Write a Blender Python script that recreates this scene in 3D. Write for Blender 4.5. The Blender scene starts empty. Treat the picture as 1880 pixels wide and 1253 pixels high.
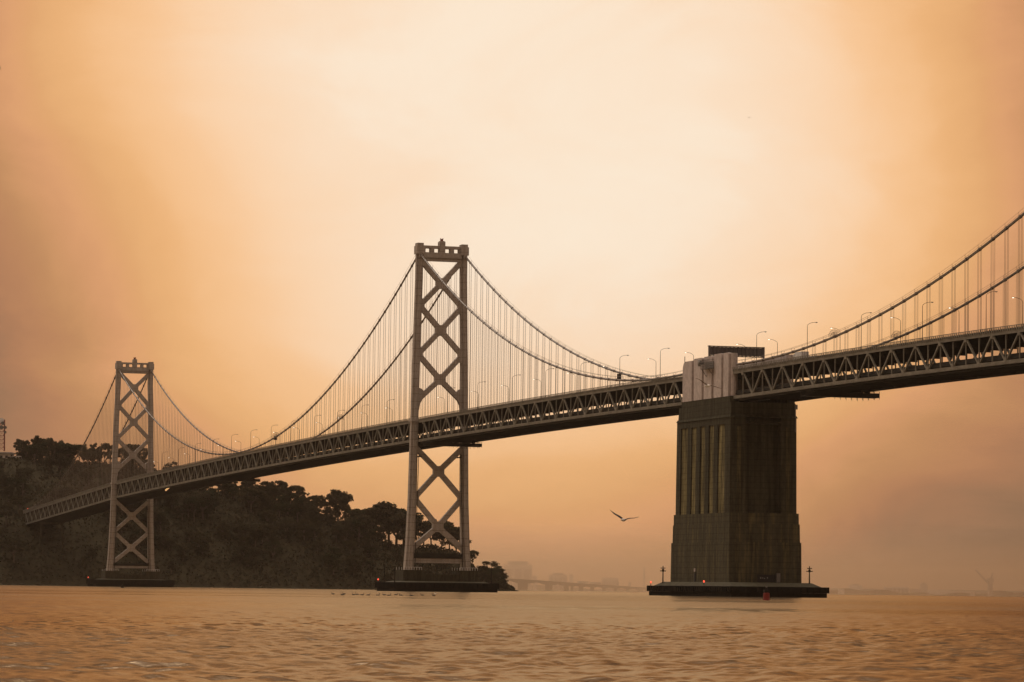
import bpy, math, random
import numpy as np
from mathutils import Vector, Matrix

random.seed(7)
RNG = np.random.default_rng(7)
SC = bpy.context.scene
COL = SC.collection

# ------------------------------------------------------------------ camera
CAM = Vector((-1164.76, 435.05, 1.49))
YAW, PITCH, ROLL, FPX = math.radians(16.703), math.radians(3.832), math.radians(0.736), 6803.3
cF = Vector((math.cos(YAW) * math.cos(PITCH), -math.sin(YAW) * math.cos(PITCH), math.sin(PITCH)))
cR = Vector((-math.sin(YAW), -math.cos(YAW), 0.0))
cU = cR.cross(cF)
_c, _s = math.cos(ROLL), math.sin(ROLL)
cx = cR * _c + cU * _s
cy = cU * _c - cR * _s
camd = bpy.data.cameras.new('camera')
camo = bpy.data.objects.new('camera', camd)
COL.objects.link(camo)
camo.matrix_world = Matrix(((cx.x, cy.x, -cF.x, CAM.x), (cx.y, cy.y, -cF.y, CAM.y),
                            (cx.z, cy.z, -cF.z, CAM.z), (0, 0, 0, 1)))
camd.sensor_width = 36.0
camd.sensor_fit = 'HORIZONTAL'
camd.lens = FPX / 1880 * 36
camd.clip_start = 1.0
camd.clip_end = 40000
SC.camera = camo

# ------------------------------------------------------------------ world: overcast, smoky orange sky
SUN_EL, SUN_AZ = math.radians(45), YAW - math.radians(45)   # behind the cloud, high and to the left of the frame
HF = Vector((math.cos(YAW), -math.sin(YAW), 0))   # horizontal heading
HR = Vector((-math.sin(YAW), -math.cos(YAW), 0))  # to the right
W = bpy.data.worlds.new('World')
SC.world = W
W.use_nodes = True
nt = W.node_tree
nt.nodes.clear()


def lin(c):
    return tuple((v / 255 / 12.92) if v / 255 <= 0.04045 else ((v / 255 + 0.055) / 1.055) ** 2.4 for v in c)


def N(tree, typ, **kw):
    n = tree.nodes.new(typ)
    for k, v in kw.items():
        setattr(n, k, v)
    return n


def M(tree, op, a, b=None, clamp=False):
    n = N(tree, 'ShaderNodeMath', operation=op, use_clamp=clamp)
    for i, v in enumerate((a, b)):
        if v is None:
            continue
        if isinstance(v, (int, float)):
            n.inputs[i].default_value = v
        else:
            tree.links.new(v, n.inputs[i])
    return n.outputs[0]


def DOT(tree, a, vec):
    n = N(tree, 'ShaderNodeVectorMath', operation='DOT_PRODUCT')
    tree.links.new(a, n.inputs[0])
    n.inputs[1].default_value = vec
    return n.outputs['Value']


def ramp(tree, fac, stops):
    n = N(tree, 'ShaderNodeValToRGB')
    el = n.color_ramp.elements
    while len(el) > 1:
        el.remove(el[-1])
    el[0].position = stops[0][0]
    el[0].color = (*stops[0][1], 1)
    for p, c in stops[1:]:
        e = el.new(p)
        e.color = (*c, 1)
    tree.links.new(fac, n.inputs[0])
    return n.outputs[0]


tc = N(nt, 'ShaderNodeTexCoord').outputs['Generated']
fw = DOT(nt, tc, HF)
au = DOT(nt, tc, HR)
el = DOT(nt, tc, (0, 0, 1))
# wide soft cloud structure: two noises stretched along the horizon
mp = N(nt, 'ShaderNodeMapping')
mp.inputs['Rotation'].default_value = (0.45, 0.0, YAW)
mp.inputs['Scale'].default_value = (9, 9, 19)
nt.links.new(tc, mp.inputs[0])
n1 = N(nt, 'ShaderNodeTexNoise', noise_dimensions='3D')
n1.inputs['Scale'].default_value = 1.35
n1.inputs['Detail'].default_value = 5
n1.inputs['Roughness'].default_value = 0.60
n1.inputs['Distortion'].default_value = 0.6
nt.links.new(mp.outputs[0], n1.inputs['Vector'])
cl = M(nt, 'MULTIPLY', M(nt, 'SUBTRACT', n1.outputs[0], 0.5), 0.30)
# bright patch where the sun stands behind the cloud
up = M(nt, 'GREATER_THAN', el, 0.1162)
isd = M(nt, 'ADD', 1 / 0.1069, M(nt, 'MULTIPLY', up, 1 / 0.15 - 1 / 0.1069))
q = M(nt, 'ADD', M(nt, 'POWER', M(nt, 'ABSOLUTE', M(nt, 'DIVIDE', M(nt, 'ADD', au, 0.0067), 0.1518)), 2),
      M(nt, 'POWER', M(nt, 'ABSOLUTE', M(nt, 'MULTIPLY', M(nt, 'SUBTRACT', el, 0.1162), isd)), 2))
glow = M(nt, 'EXPONENT', M(nt, 'MULTIPLY', M(nt, 'POWER', q, 1.9163), -1))
front = N(nt, 'ShaderNodeMapRange', interpolation_type='SMOOTHSTEP')
nt.links.new(fw, front.inputs[0])
front.inputs[1].default_value = -0.2
front.inputs[2].default_value = 0.8
glow = M(nt, 'MULTIPLY', glow, front.outputs[0])
# darker bank of cloud low on the left
q2 = M(nt, 'ADD', M(nt, 'POWER', M(nt, 'ABSOLUTE', M(nt, 'ADD', au, 0.1368)), 2),
       M(nt, 'POWER', M(nt, 'ABSOLUTE', M(nt, 'DIVIDE', M(nt, 'SUBTRACT', el, 0.0885), 0.7)), 2))
bank = M(nt, 'MULTIPLY', M(nt, 'EXPONENT', M(nt, 'MULTIPLY', q2, -1 / 0.0846 ** 2)), front.outputs[0])
FLOOR = 0.38
t = M(nt, 'ADD', FLOOR, M(nt, 'MULTIPLY', glow, 0.534))
t = M(nt, 'SUBTRACT', t, M(nt, 'MULTIPLY', bank, 0.1446))
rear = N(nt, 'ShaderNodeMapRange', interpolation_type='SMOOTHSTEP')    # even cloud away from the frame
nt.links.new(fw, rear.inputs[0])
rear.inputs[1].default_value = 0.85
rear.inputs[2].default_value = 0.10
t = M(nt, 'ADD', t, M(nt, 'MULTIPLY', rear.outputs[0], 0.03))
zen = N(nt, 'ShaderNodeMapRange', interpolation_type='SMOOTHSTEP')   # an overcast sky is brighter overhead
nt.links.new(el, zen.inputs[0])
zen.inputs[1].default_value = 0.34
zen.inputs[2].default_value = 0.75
t = M(nt, 'ADD', t, M(nt, 'MULTIPLY', cl, M(nt, 'ADD', 0.30, M(nt, 'MULTIPLY', M(nt, 'SUBTRACT', 1.0, glow), 0.55))))
SKY = [(0.20, lin((72, 52, 38))), (0.30, lin((100, 74, 54))), (0.412, lin((141, 105, 77))), (0.486, lin((178, 124, 86))), (0.557, lin((198, 142, 94))),
       (0.62, lin((220, 158, 108))), (0.667, lin((229, 170, 112))), (0.733, lin((243, 187, 130))),
       (0.81, lin((252, 206, 160))), (0.886, lin((254, 226, 196))), (0.92, lin((255, 236, 212)))]
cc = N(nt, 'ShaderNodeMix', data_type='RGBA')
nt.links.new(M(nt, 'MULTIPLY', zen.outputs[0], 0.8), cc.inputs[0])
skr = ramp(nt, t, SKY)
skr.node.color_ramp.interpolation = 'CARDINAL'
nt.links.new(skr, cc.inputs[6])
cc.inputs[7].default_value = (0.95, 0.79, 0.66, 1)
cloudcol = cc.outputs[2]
sky = N(nt, 'ShaderNodeTexSky', sky_type='NISHITA')
sky.sun_disc = False
sky.sun_elevation = SUN_EL
sky.sun_rotation = math.radians(90) + SUN_AZ
skb = N(nt, 'ShaderNodeMix', data_type='RGBA', blend_type='MULTIPLY')
skb.inputs[0].default_value = 1
nt.links.new(sky.outputs[0], skb.inputs[6])
skb.inputs[7].default_value = (0.10, 0.10, 0.10, 1)      # the clear sky at strength 0.1
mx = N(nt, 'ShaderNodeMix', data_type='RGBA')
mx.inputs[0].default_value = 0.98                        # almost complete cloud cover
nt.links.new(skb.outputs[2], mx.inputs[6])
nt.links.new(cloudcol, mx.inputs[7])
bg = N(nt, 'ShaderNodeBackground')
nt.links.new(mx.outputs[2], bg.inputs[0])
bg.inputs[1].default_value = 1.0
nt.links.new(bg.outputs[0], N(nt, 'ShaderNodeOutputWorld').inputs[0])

# ------------------------------------------------------------------ sun (overcast, very soft)
sd = bpy.data.lights.new('sun', 'SUN')
sd.energy = 1.1
sd.angle = math.radians(60)
sd.color = (1.0, 0.84, 0.68)
so = bpy.data.objects.new('sun', sd)
COL.objects.link(so)
sdir = Vector((math.cos(SUN_AZ) * math.cos(SUN_EL), -math.sin(SUN_AZ) * math.cos(SUN_EL), math.sin(SUN_EL)))
so.rotation_euler = sdir.to_track_quat('Z', 'Y').to_euler()
so.location = (0, 0, 600)

SC.view_settings.view_transform = 'Standard'
SC.view_settings.look = 'None'
SC.view_settings.exposure = 0.0
SC.view_settings.gamma = 1.0
SC.view_settings.use_curve_mapping = False
SC.cycles.max_bounces = 6
SC.cycles.volume_bounces = 1
SC.cycles.use_denoising = True

# ------------------------------------------------------------------ helpers
ORG = {}


def tag(o, label=None, cat=None, group=None, kind=None):
    for k, v in (('label', label), ('category', cat), ('group', group), ('kind', kind)):
        if v:
            o[k] = v
    return o


def thing(name, loc, label, cat, group=None):
    o = bpy.data.objects.new(name, None)
    o.empty_display_size = 0.5
    o.location = loc
    COL.objects.link(o)
    ORG[o.name] = Vector(loc)
    return tag(o, label, cat, group)


class MB:
    def __init__(s):
        s.v, s.f = [], []

    def add(s, vs, fs):
        b = len(s.v)
        s.v += [tuple(p) for p in vs]
        s.f += [tuple(b + i for i in f) for f in fs]
        return s

    def box(s, x0, x1, y0, y1, z0, z1):
        return s.add([(x0, y0, z0), (x1, y0, z0), (x1, y1, z0), (x0, y1, z0), (x0, y0, z1), (x1, y0, z1), (x1, y1, z1), (x0, y1, z1)],
                     [(0, 3, 2, 1), (4, 5, 6, 7), (0, 1, 5, 4), (1, 2, 6, 5), (2, 3, 7, 6), (3, 0, 4, 7)])

    def frust(s, b, t):      # b,t = (x0,x1,y0,y1,z)
        return s.add([(b[0], b[2], b[4]), (b[1], b[2], b[4]), (b[1], b[3], b[4]), (b[0], b[3], b[4]),
                      (t[0], t[2], t[4]), (t[1], t[2], t[4]), (t[1], t[3], t[4]), (t[0], t[3], t[4])],
                     [(0, 3, 2, 1), (4, 5, 6, 7), (0, 1, 5, 4), (1, 2, 6, 5), (2, 3, 7, 6), (3, 0, 4, 7)])

    def beam(s, p, q, w, h, side=(0, 1, 0)):
        p, q, sd_ = Vector(p), Vector(q), Vector(side)
        d = (q - p).normalized()
        a = (sd_ - d * sd_.dot(d)).normalized() * (w / 2)
        b = d.cross(a).normalized() * (h / 2)
        vs = [p - a - b, p + a - b, p + a + b, p - a + b, q - a - b, q + a - b, q + a + b, q - a + b]
        return s.add(vs, [(0, 3, 2, 1), (4, 5, 6, 7), (0, 1, 5, 4), (1, 2, 6, 5), (2, 3, 7, 6), (3, 0, 4, 7)])

    def tube(s, pts, r, n=6, cap=True):
        pts = [Vector(p) for p in pts]
        rr = r if isinstance(r, (list, tuple)) else [r] * len(pts)
        rings = []
        for i, p in enumerate(pts):
            d = (pts[min(i + 1, len(pts) - 1)] - pts[max(i - 1, 0)]).normalized()
            a = Vector((0, 0, 1)) if abs(d.z) < 0.95 else Vector((1, 0, 0))
            x = d.cross(a).normalized()
            y = d.cross(x)
            rings.append([p + (x * math.cos(2 * math.pi * k / n) + y * math.sin(2 * math.pi * k / n)) * rr[i] for k in range(n)])
        vs = [v for r_ in rings for v in r_]
        fs = []
        for i in range(len(pts) - 1):
            for k in range(n):
                a, b = i * n + k, i * n + (k + 1) % n
                fs.append((a, b, b + n, a + n))
        if cap:
            fs.append(tuple(range(n - 1, -1, -1)))
            fs.append(tuple(range((len(pts) - 1) * n, len(pts) * n)))
        return s.add(vs, fs)

    def prism(s, poly, x0, x1):      # poly in (y, z), swept along X
        n = len(poly)
        vs = [(x0, a, b) for a, b in poly] + [(x1, a, b) for a, b in poly]
        fs = [tuple(range(n)), tuple(range(2 * n - 1, n - 1, -1))]
        for i in range(n):
            j = (i + 1) % n
            fs.append((i, i + n, j + n, j))
        return s.add(vs, fs)

    def loft(s, rings):
        n = len(rings[0])
        vs = [p for r in rings for p in r]
        fs = [tuple(range(n - 1, -1, -1)), tuple(range((len(rings) - 1) * n, len(rings) * n))]
        for i in range(len(rings) - 1):
            for k in range(n):
                a, b = i * n + k, i * n + (k + 1) % n
                fs.append((a, b, b + n, a + n))
        return s.add(vs, fs)

    def mesh(s, name, mat, off=(0, 0, 0), smooth=False):
        me = bpy.data.meshes.new(name)
        v = np.array(s.v, dtype=float) - np.array(off, dtype=float)
        me.from_pydata(v.tolist(), [], s.f)
        if mat:
            me.materials.append(mat)
        me.validate()
        bm_fix(me)
        if smooth:
            me.polygons.foreach_set('use_smooth', [True] * len(me.polygons))
        return me

    def build(s, name, mat, parent=None, smooth=False, **tg):
        off = ORG[parent.name] if parent else (0, 0, 0)
        o = bpy.data.objects.new(name, s.mesh(name, mat, off, smooth))
        COL.objects.link(o)
        if parent:
            o.parent = parent
            ORG[o.name] = Vector(off)
        else:
            ORG[o.name] = Vector((0, 0, 0))
        return tag(o, **tg) if tg else o


import bmesh


def bm_fix(me):
    b = bmesh.new()
    b.from_mesh(me)
    bmesh.ops.recalc_face_normals(b, faces=b.faces)
    b.to_mesh(me)
    b.free()


def single(name, mb, mat, loc, label, cat, group=None, smooth=False):
    o = bpy.data.objects.new(name, mb.mesh(name, mat, loc, smooth))
    o.location = loc
    COL.objects.link(o)
    ORG[o.name] = Vector(loc)
    return tag(o, label, cat, group)


def inst(name, mesh, parent, mw):
    """A part that shares mesh data; mw is its world matrix."""
    o = bpy.data.objects.new(name, mesh)
    COL.objects.link(o)
    o.parent = parent
    o.matrix_basis = Matrix.Translation(-ORG[parent.name]) @ mw
    ORG[o.name] = ORG[parent.name]
    return o


def copy_tree(o, parent=None, first=True):
    c = o.copy()
    COL.objects.link(c)
    if parent:
        c.parent = parent
    for ch in list(o.children):
        copy_tree(ch, c, False)
    return c


def along(p, q, w, h, side=(0, 1, 0)):
    """World matrix that lays a unit box (z 0..1, cross-section 1x1) from p to q."""
    p, q, sd_ = Vector(p), Vector(q), Vector(side)
    d = q - p
    L = d.length
    d = d / L
    a = (sd_ - d * sd_.dot(d)).normalized()
    b = d.cross(a)
    return Matrix(((a.x * w, b.x * h, d.x * L, p.x), (a.y * w, b.y * h, d.y * L, p.y), (a.z * w, b.z * h, d.z * L, p.z), (0, 0, 0, 1)))


def horizon_y(x):
    return 1082.2 + 0.01285 * (x - 940)


def ray(x, y):
    a, b = x - 940, y - 626.5
    u, v = (_c * a + _s * b) / FPX, (_s * a - _c * b) / FPX
    return cF + cR * u + cU * v


def at(x, y, D):
    """Point seen at photo pixel (x, y) at forward distance D."""
    d = ray(x, y)
    return CAM + d * (D / d.dot(HF))


def fr(F, R, z=0.0):
    return Vector((CAM.x, CAM.y, 0)) + HF * F + HR * R + Vector((0, 0, z))


# ------------------------------------------------------------------ materials
def material(name, col, rough=0.7, metal=0.0, var=0.25, scale=(0.3, 0.3, 0.05), col2=None, mix=0.5, bump=0.0, spec=0.3, fine=2.0, thr=(0.42, 0.62), lines=0.0):
    m = bpy.data.materials.new(name)
    m.use_nodes = True
    tr = m.node_tree
    b = tr.nodes['Principled BSDF']
    b.inputs['Roughness'].default_value = rough
    b.inputs['Metallic'].default_value = metal
    b.inputs['Specular IOR Level'].default_value = spec
    g = N(tr, 'ShaderNodeNewGeometry').outputs['Position']
    mp_ = N(tr, 'ShaderNodeMapping')
    mp_.inputs['Scale'].default_value = scale
    tr.links.new(g, mp_.inputs[0])
    no = N(tr, 'ShaderNodeTexNoise')
    no.inputs['Scale'].default_value = 1.0
    no.inputs['Detail'].default_value = 6
    no.inputs['Roughness'].default_value = 0.6
    tr.links.new(mp_.outputs[0], no.inputs['Vector'])
    nf = N(tr, 'ShaderNodeTexNoise')
    nf.inputs['Scale'].default_value = fine
    nf.inputs['Detail'].default_value = 4
    tr.links.new(g, nf.inputs['Vector'])
    base = ramp(tr, no.outputs[0], [(0.25, tuple(c * (1 - var) for c in col)), (0.5, col), (0.75, tuple(min(1, c * (1 + var)) for c in col))])
    if col2:
        mr = N(tr, 'ShaderNodeMapRange')
        mr.inputs[1].default_value, mr.inputs[2].default_value = thr
        mr.inputs[4].default_value = mix
        n2 = N(tr, 'ShaderNodeTexNoise')
        n2.inputs['Scale'].default_value = 1.7
        n2.inputs['Detail'].default_value = 5
        n2.inputs['Roughness'].default_value = 0.65
        tr.links.new(mp_.outputs[0], n2.inputs['Vector'])
        tr.links.new(n2.outputs[0], mr.inputs[0])
        mm = N(tr, 'ShaderNodeMix', data_type='RGBA')
        tr.links.new(mr.outputs[0], mm.inputs[0])
        tr.links.new(base, mm.inputs[6])
        mm.inputs[7].default_value = (*col2, 1)
        base = mm.outputs[2]
    f2 = N(tr, 'ShaderNodeMix', data_type='RGBA', blend_type='MULTIPLY')
    f2.inputs[0].default_value = 0.5
    tr.links.new(base, f2.inputs[6])
    tr.links.new(ramp(tr, nf.outputs[0], [(0.3, (0.6, 0.6, 0.6)), (0.7, (1.2, 1.2, 1.2))]), f2.inputs[7])
    out = f2.outputs[2]
    if lines:                    # formwork joints every couple of metres
        sp = N(tr, 'ShaderNodeSeparateXYZ')
        tr.links.new(g, sp.inputs[0])
        fz = M(tr, 'FRACT', M(tr, 'DIVIDE', sp.outputs[2], lines))
        jl = M(tr, 'SUBTRACT', 1.0, M(tr, 'MULTIPLY', M(tr, 'LESS_THAN', fz, 0.09), 0.35))
        jm = N(tr, 'ShaderNodeMix', data_type='RGBA', blend_type='MULTIPLY')
        jm.inputs[0].default_value = 1.0
        tr.links.new(out, jm.inputs[6])
        tr.links.new(jl, jm.inputs[7])
        out = jm.outputs[2]
    tr.links.new(out, b.inputs['Base Color'])
    if bump:
        bp = N(tr, 'ShaderNodeBump')
        bp.inputs['Strength'].default_value = bump
        bp.inputs['Distance'].default_value = 0.3
        tr.links.new(nf.outputs[0], bp.inputs['Height'])
        tr.links.new(bp.outputs[0], b.inputs['Normal'])
    return m


def emitter(name, col, strength):
    m = bpy.data.materials.new(name)
    m.use_nodes = True
    b = m.node_tree.nodes['Principled BSDF']
    b.inputs['Base Color'].default_value = (*[min(1, c) for c in col], 1)
    b.inputs['Emission Color'].default_value = (*col, 1)
    b.inputs['Emission Strength'].default_value = strength
    return m


STEEL = material('tower_steel', (0.36, 0.325, 0.29), rough=0.5, var=0.2, scale=(0.5, 0.5, 0.07), col2=(0.27, 0.22, 0.18), mix=0.5, bump=0.1, lines=3.3)
TRUSS = material('truss_steel', (0.185, 0.172, 0.138), rough=0.6, var=0.35, scale=(0.2, 0.5, 0.5), col2=(0.10, 0.085, 0.06), mix=0.5)
DARKSTEEL = material('dark_steel', (0.022, 0.021, 0.018), rough=0.8, var=0.3, spec=0.15)
CABLE = material('cable_paint', (0.135, 0.112, 0.095), rough=0.27, var=0.15, spec=0.5)
ROPE = material('rope_steel', (0.20, 0.16, 0.13), rough=0.6, var=0.1)
ASPHALT = material('asphalt', (0.05, 0.05, 0.05), rough=0.9)
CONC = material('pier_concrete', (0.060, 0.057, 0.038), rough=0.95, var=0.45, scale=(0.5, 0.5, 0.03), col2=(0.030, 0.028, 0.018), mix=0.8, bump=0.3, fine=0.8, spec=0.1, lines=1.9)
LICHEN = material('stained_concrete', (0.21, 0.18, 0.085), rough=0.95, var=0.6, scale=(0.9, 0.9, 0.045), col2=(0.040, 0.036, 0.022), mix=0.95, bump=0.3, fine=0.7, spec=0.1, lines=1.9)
PLINTH = material('plinth_concrete', (0.058, 0.054, 0.036), rough=0.95, var=0.45, scale=(0.5, 0.5, 0.035), col2=(0.135, 0.115, 0.055), mix=0.75, bump=0.3, fine=0.8, spec=0.1, lines=1.9, thr=(0.50, 0.68))
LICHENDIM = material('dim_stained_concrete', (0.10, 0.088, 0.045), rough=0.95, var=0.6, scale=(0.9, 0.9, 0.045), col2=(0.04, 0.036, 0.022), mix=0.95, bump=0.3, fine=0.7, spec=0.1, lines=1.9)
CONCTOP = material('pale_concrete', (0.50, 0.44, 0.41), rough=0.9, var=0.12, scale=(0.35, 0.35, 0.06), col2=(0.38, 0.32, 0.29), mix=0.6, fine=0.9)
CONCBASE = material('base_concrete', (0.060, 0.055, 0.038), rough=0.95, var=0.4, scale=(0.6, 0.6, 0.1), col2=(0.03, 0.027, 0.018), mix=0.7, spec=0.1)
TIMBER = material('tarred_timber', (0.012, 0.011, 0.010), rough=0.95, spec=0.05, var=0.4, scale=(0.8, 0.8, 0.2))
APRON = material('apron_concrete', (0.075, 0.07, 0.045), rough=0.9, var=0.35, scale=(0.4, 0.4, 0.4))
BARK = material('bark', (0.09, 0.07, 0.055), rough=0.95)
WHITE = material('white_paint', (0.75, 0.73, 0.7), rough=0.5, var=0.06)
GREYPAINT = material('grey_paint', (0.16, 0.15, 0.14), rough=0.5, var=0.1)
REDPAINT = material('red_paint', (0.17, 0.022, 0.016), rough=0.5, var=0.15)
BLACK = material('black_rubber', (0.02, 0.02, 0.02), rough=0.8)
GLASS = material('dark_glass', (0.03, 0.035, 0.04), rough=0.1, spec=0.6)
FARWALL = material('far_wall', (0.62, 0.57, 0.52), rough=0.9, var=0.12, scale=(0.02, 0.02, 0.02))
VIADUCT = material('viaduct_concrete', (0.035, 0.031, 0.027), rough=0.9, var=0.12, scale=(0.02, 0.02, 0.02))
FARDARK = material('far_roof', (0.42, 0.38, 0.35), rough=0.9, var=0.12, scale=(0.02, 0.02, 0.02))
SIGNPANEL = material('sign_back', (0.11, 0.10, 0.10), rough=0.6, var=0.2)
REDLIGHT = emitter('red_lamp', (1.0, 0.10, 0.05), 1.6)
LAMPGLOW = emitter('lamp_glow', (1.0, 0.88, 0.68), 2.6)
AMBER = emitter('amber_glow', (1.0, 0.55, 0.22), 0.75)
BEAK = material('beak_yellow', (0.5, 0.3, 0.05), rough=0.5)
FEATHERDARK = material('dark_feather', (0.05, 0.042, 0.04), rough=0.8)
FEATHERWHITE = material('white_feather', (0.8, 0.76, 0.7), rough=0.8, var=0.05)
FEATHERBROWN = material('brown_feather', (0.13, 0.09, 0.06), rough=0.8)

UB = MB().box(-.5, .5, -.5, .5, 0, 1)

# ------------------------------------------------------------------ bridge geometry measured from the photograph
TY = 10.06                       # half distance between the two trusses and the two cables
X5, X6, X4, XW, XE = 394.26, 1097.8, 17.65, -350.0, 1451.0
P = 18.288


def zb(x):                       # height of the lower chord
    if x < 20:
        t_ = (x + 6.02) / 300
        return 66.20 - 1.5166 * t_ - 2.5209 * t_ * t_
    if x < X5:
        t_ = (x - 374.0) / 300
        return 65.726 - 2.4686 * t_ - 1.6398 * t_ * t_
    xx = min(x, X6)
    t_ = (xx - 415.54) / 300
    z = 65.732 - 2.3594 * t_ - 1.0257 * t_ * t_
    return z - 0.035 * max(0, x - X6)


def zt(x):
    return zb(x) + 8.15


def cable_z(x):
    if x <= 5:
        x0, z0, x1, z1, sag = -359.0, 148.0, -10.0, 77.0, 18.4
    elif x < X5:
        x0, z0, x1, z1, sag = 45.0, 76.5, X5, 148.0, 20.0
    elif x < X6:
        x0, z0, x1, z1, sag = X5, 148.0, X6, 134.6, 69.6
    else:
        x0, z0, x1, z1, sag = X6, 134.6, XE, 51.5, 17.9
    t_ = (x - x0) / (x1 - x0)
    return z0 + (z1 - z0) * t_ - 4 * sag * t_ * (1 - t_)


UBM = UB.mesh('unit_member', TRUSS)
UBD = UB.mesh('unit_beam', DARKSTEEL)


def span(label, x0, x1, first, step, deckx):
    """One stiffening truss span with two decks: x0..x1, lower nodes at first + i*step."""
    root = thing('truss_span', ((x0 + x1) / 2, 0, zb((x0 + x1) / 2)), label, 'bridge span', 'double deck spans of the bridge')
    nodes = []
    x = first
    while x <= x1 + 0.01:
        nodes.append(x)
        x += step
    half = step / 2
    xs = sorted(set([x0] + [n for n in nodes if x0 < n < x1] + [n + half for n in nodes if x0 < n + half < x1] + [n - half for n in nodes[:1] if x0 < n - half] + [x1]))
    dense = []
    for a, b in zip(xs, xs[1:]):
        dense += [a, (a + b) / 2]
    dense.append(xs[-1])
    for sy in (1, -1):
        y = sy * TY
        bc, tcb = MB(), MB()
        for a, b in zip(dense, dense[1:]):
            bc.beam((a, y, zb(a) - .1), (b, y, zb(b) - .1), 0.75, 1.05)
            tcb.beam((a, y, zt(a) + .1), (b, y, zt(b) + .1), 0.75, 1.1)
            k = max(1, int((b - a) / 1.5))
            for i in range(k):
                xx = a + (b - a) * (i + .5) / k
                bc.box(xx - .12, xx + .12, y - .42, y + .42, zb(xx) - .56, zb(xx) + .36)
        for n in nodes:
            if x0 < n < x1:
                bc.box(n - .85, n + .85, y - .40, y + .40, zb(n) - .5, zb(n) + 1.25)
            if x0 < n + half < x1:
                m_ = n + half
                tcb.box(m_ - .85, m_ + .85, y - .40, y + .40, zt(m_) - 1.25, zt(m_) + .5)
        bc.build('bottom_chord', TRUSS, root)
        tcb.build('top_chord', TRUSS, root)
        for n in nodes:
            for m_ in (n - half, n + half):
                if x0 - .01 <= n <= x1 + .01 and x0 - .01 <= m_ <= x1 + .01:
                    inst('diagonal', UBM, root, along((n, y, zb(n)), (m_, y, zt(m_)), 0.5, 0.58))
        for n in xs[1:-1]:
            inst('post', UBM, root, along((n, y, zb(n)), (n, y, zt(n)), 0.32, 0.36))
        # railing and fascia brackets
        rl = MB()
        for a, b in zip(dense, dense[1:]):
            yy = sy * 10.72
            rl.beam((a, yy, zb(a) + 9.80), (b, yy, zb(b) + 9.80), 0.2, 0.2)
            rl.beam((a, yy, zb(a) + 9.40), (b, yy, zb(b) + 9.40), 0.08, 0.12)
            k = max(1, int(round((b - a) / 1.52)))
            for i in range(k):
                xx = a + (b - a) * (i + .5) / k
                rl.box(xx - .32, xx + .32, yy - .28, yy + .05, zb(xx) + 8.62, zb(xx) + 9.22)
                rl.box(xx - .07, xx + .07, yy - .08, yy + .08, zb(xx) + 9.2, zb(xx) + 9.72)
        rl.build('railing', TRUSS, root, kind='stuff')
    # decks
    up_, lo = MB(), MB()
    for a, b in zip(dense, dense[1:]):
        for mb, dz0, dz1, yy in ((up_, 8.78, 9.2, 10.45), (lo, .9, 1.3, 9.55)):
            za0, za1, zc0, zc1 = zb(a) + dz0, zb(a) + dz1, zb(b) + dz0, zb(b) + dz1
            mb.add([(a, -yy, za0), (b, -yy, zc0), (b, yy, zc0), (a, yy, za0), (a, -yy, za1), (b, -yy, zc1), (b, yy, zc1), (a, yy, za1)],
                   [(0, 3, 2, 1), (4, 5, 6, 7), (0, 1, 5, 4), (1, 2, 6, 5), (2, 3, 7, 6), (3, 0, 4, 7)])
        for s_ in (1, -1):
            lo.beam((a, s_ * 9.2, zb(a) + 1.75), (b, s_ * 9.2, zb(b) + 1.75), 0.3, 0.9)
            up_.beam((a, s_ * 5, zb(a) + 8.45), (b, s_ * 5, zb(b) + 8.45), 0.3, 0.66)
            up_.beam((a, s_ * 1.7, zb(a) + 8.45), (b, s_ * 1.7, zb(b) + 8.45), 0.3, 0.66)
            up_.beam((a, s_ * 8.3, zb(a) + 8.45), (b, s_ * 8.3, zb(b) + 8.45), 0.3, 0.66)
            lo.beam((a, s_ * 9.45, zb(a) - .85), (b, s_ * 9.45, zb(b) - .85), 0.3, 0.9)
            lo.beam((a, s_ * 5, zb(a) + .55), (b, s_ * 5, zb(b) + .55), 0.3, 0.68)
            lo.beam((a, s_ * 1.7, zb(a) + .55), (b, s_ * 1.7, zb(b) + .55), 0.3, 0.68)
    up_.build('upper_deck', DARKSTEEL, root)
    lo.build('lower_deck', DARKSTEEL, root)
    for n in xs[1:-1]:
        inst('floor_beam', UBD, root, along((n, -9.68, zb(n) + 7.1), (n, 9.68, zb(n) + 7.1), 0.35, 2.1, (1, 0, 0)))
        inst('floor_beam', UBD, root, along((n, -9.68, zb(n) - .1), (n, 9.68, zb(n) - .1), 0.35, 1.7, (1, 0, 0)))
    return root


span('steel truss span with two decks right of the concrete pier, running out of the frame', -330, -6.2, -6.02 - 17 * 18.181, 18.181, 0)
span('steel truss span with two decks between the concrete pier and the nearer steel tower', 42.2, X5 - 4.2, 374.0 - 18 * P, P, 0)
span('longest steel truss span, between the two steel towers', X5 + 4.2, X6 - 4.2, 415.54, P, 0)
span('farthest and darkest steel truss span, between the far tower and the wooded island', X6 + 4.2, XE - 3, X6 + 21.3, P, 0)

# ------------------------------------------------------------------ main cables
BAND = MB().tube([(0, 0, -.55), (0, 0, .55)], 0.52, 8).mesh('cable_band', CABLE)
_ro = MB()
for a in (-.36, .36):
    for b in (-.42, .42):
        _ro.tube([(a, b, 0), (a, b, 1)], 0.043, 4, cap=False)
ROPEM = _ro.mesh('suspender', ROPE)


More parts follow.
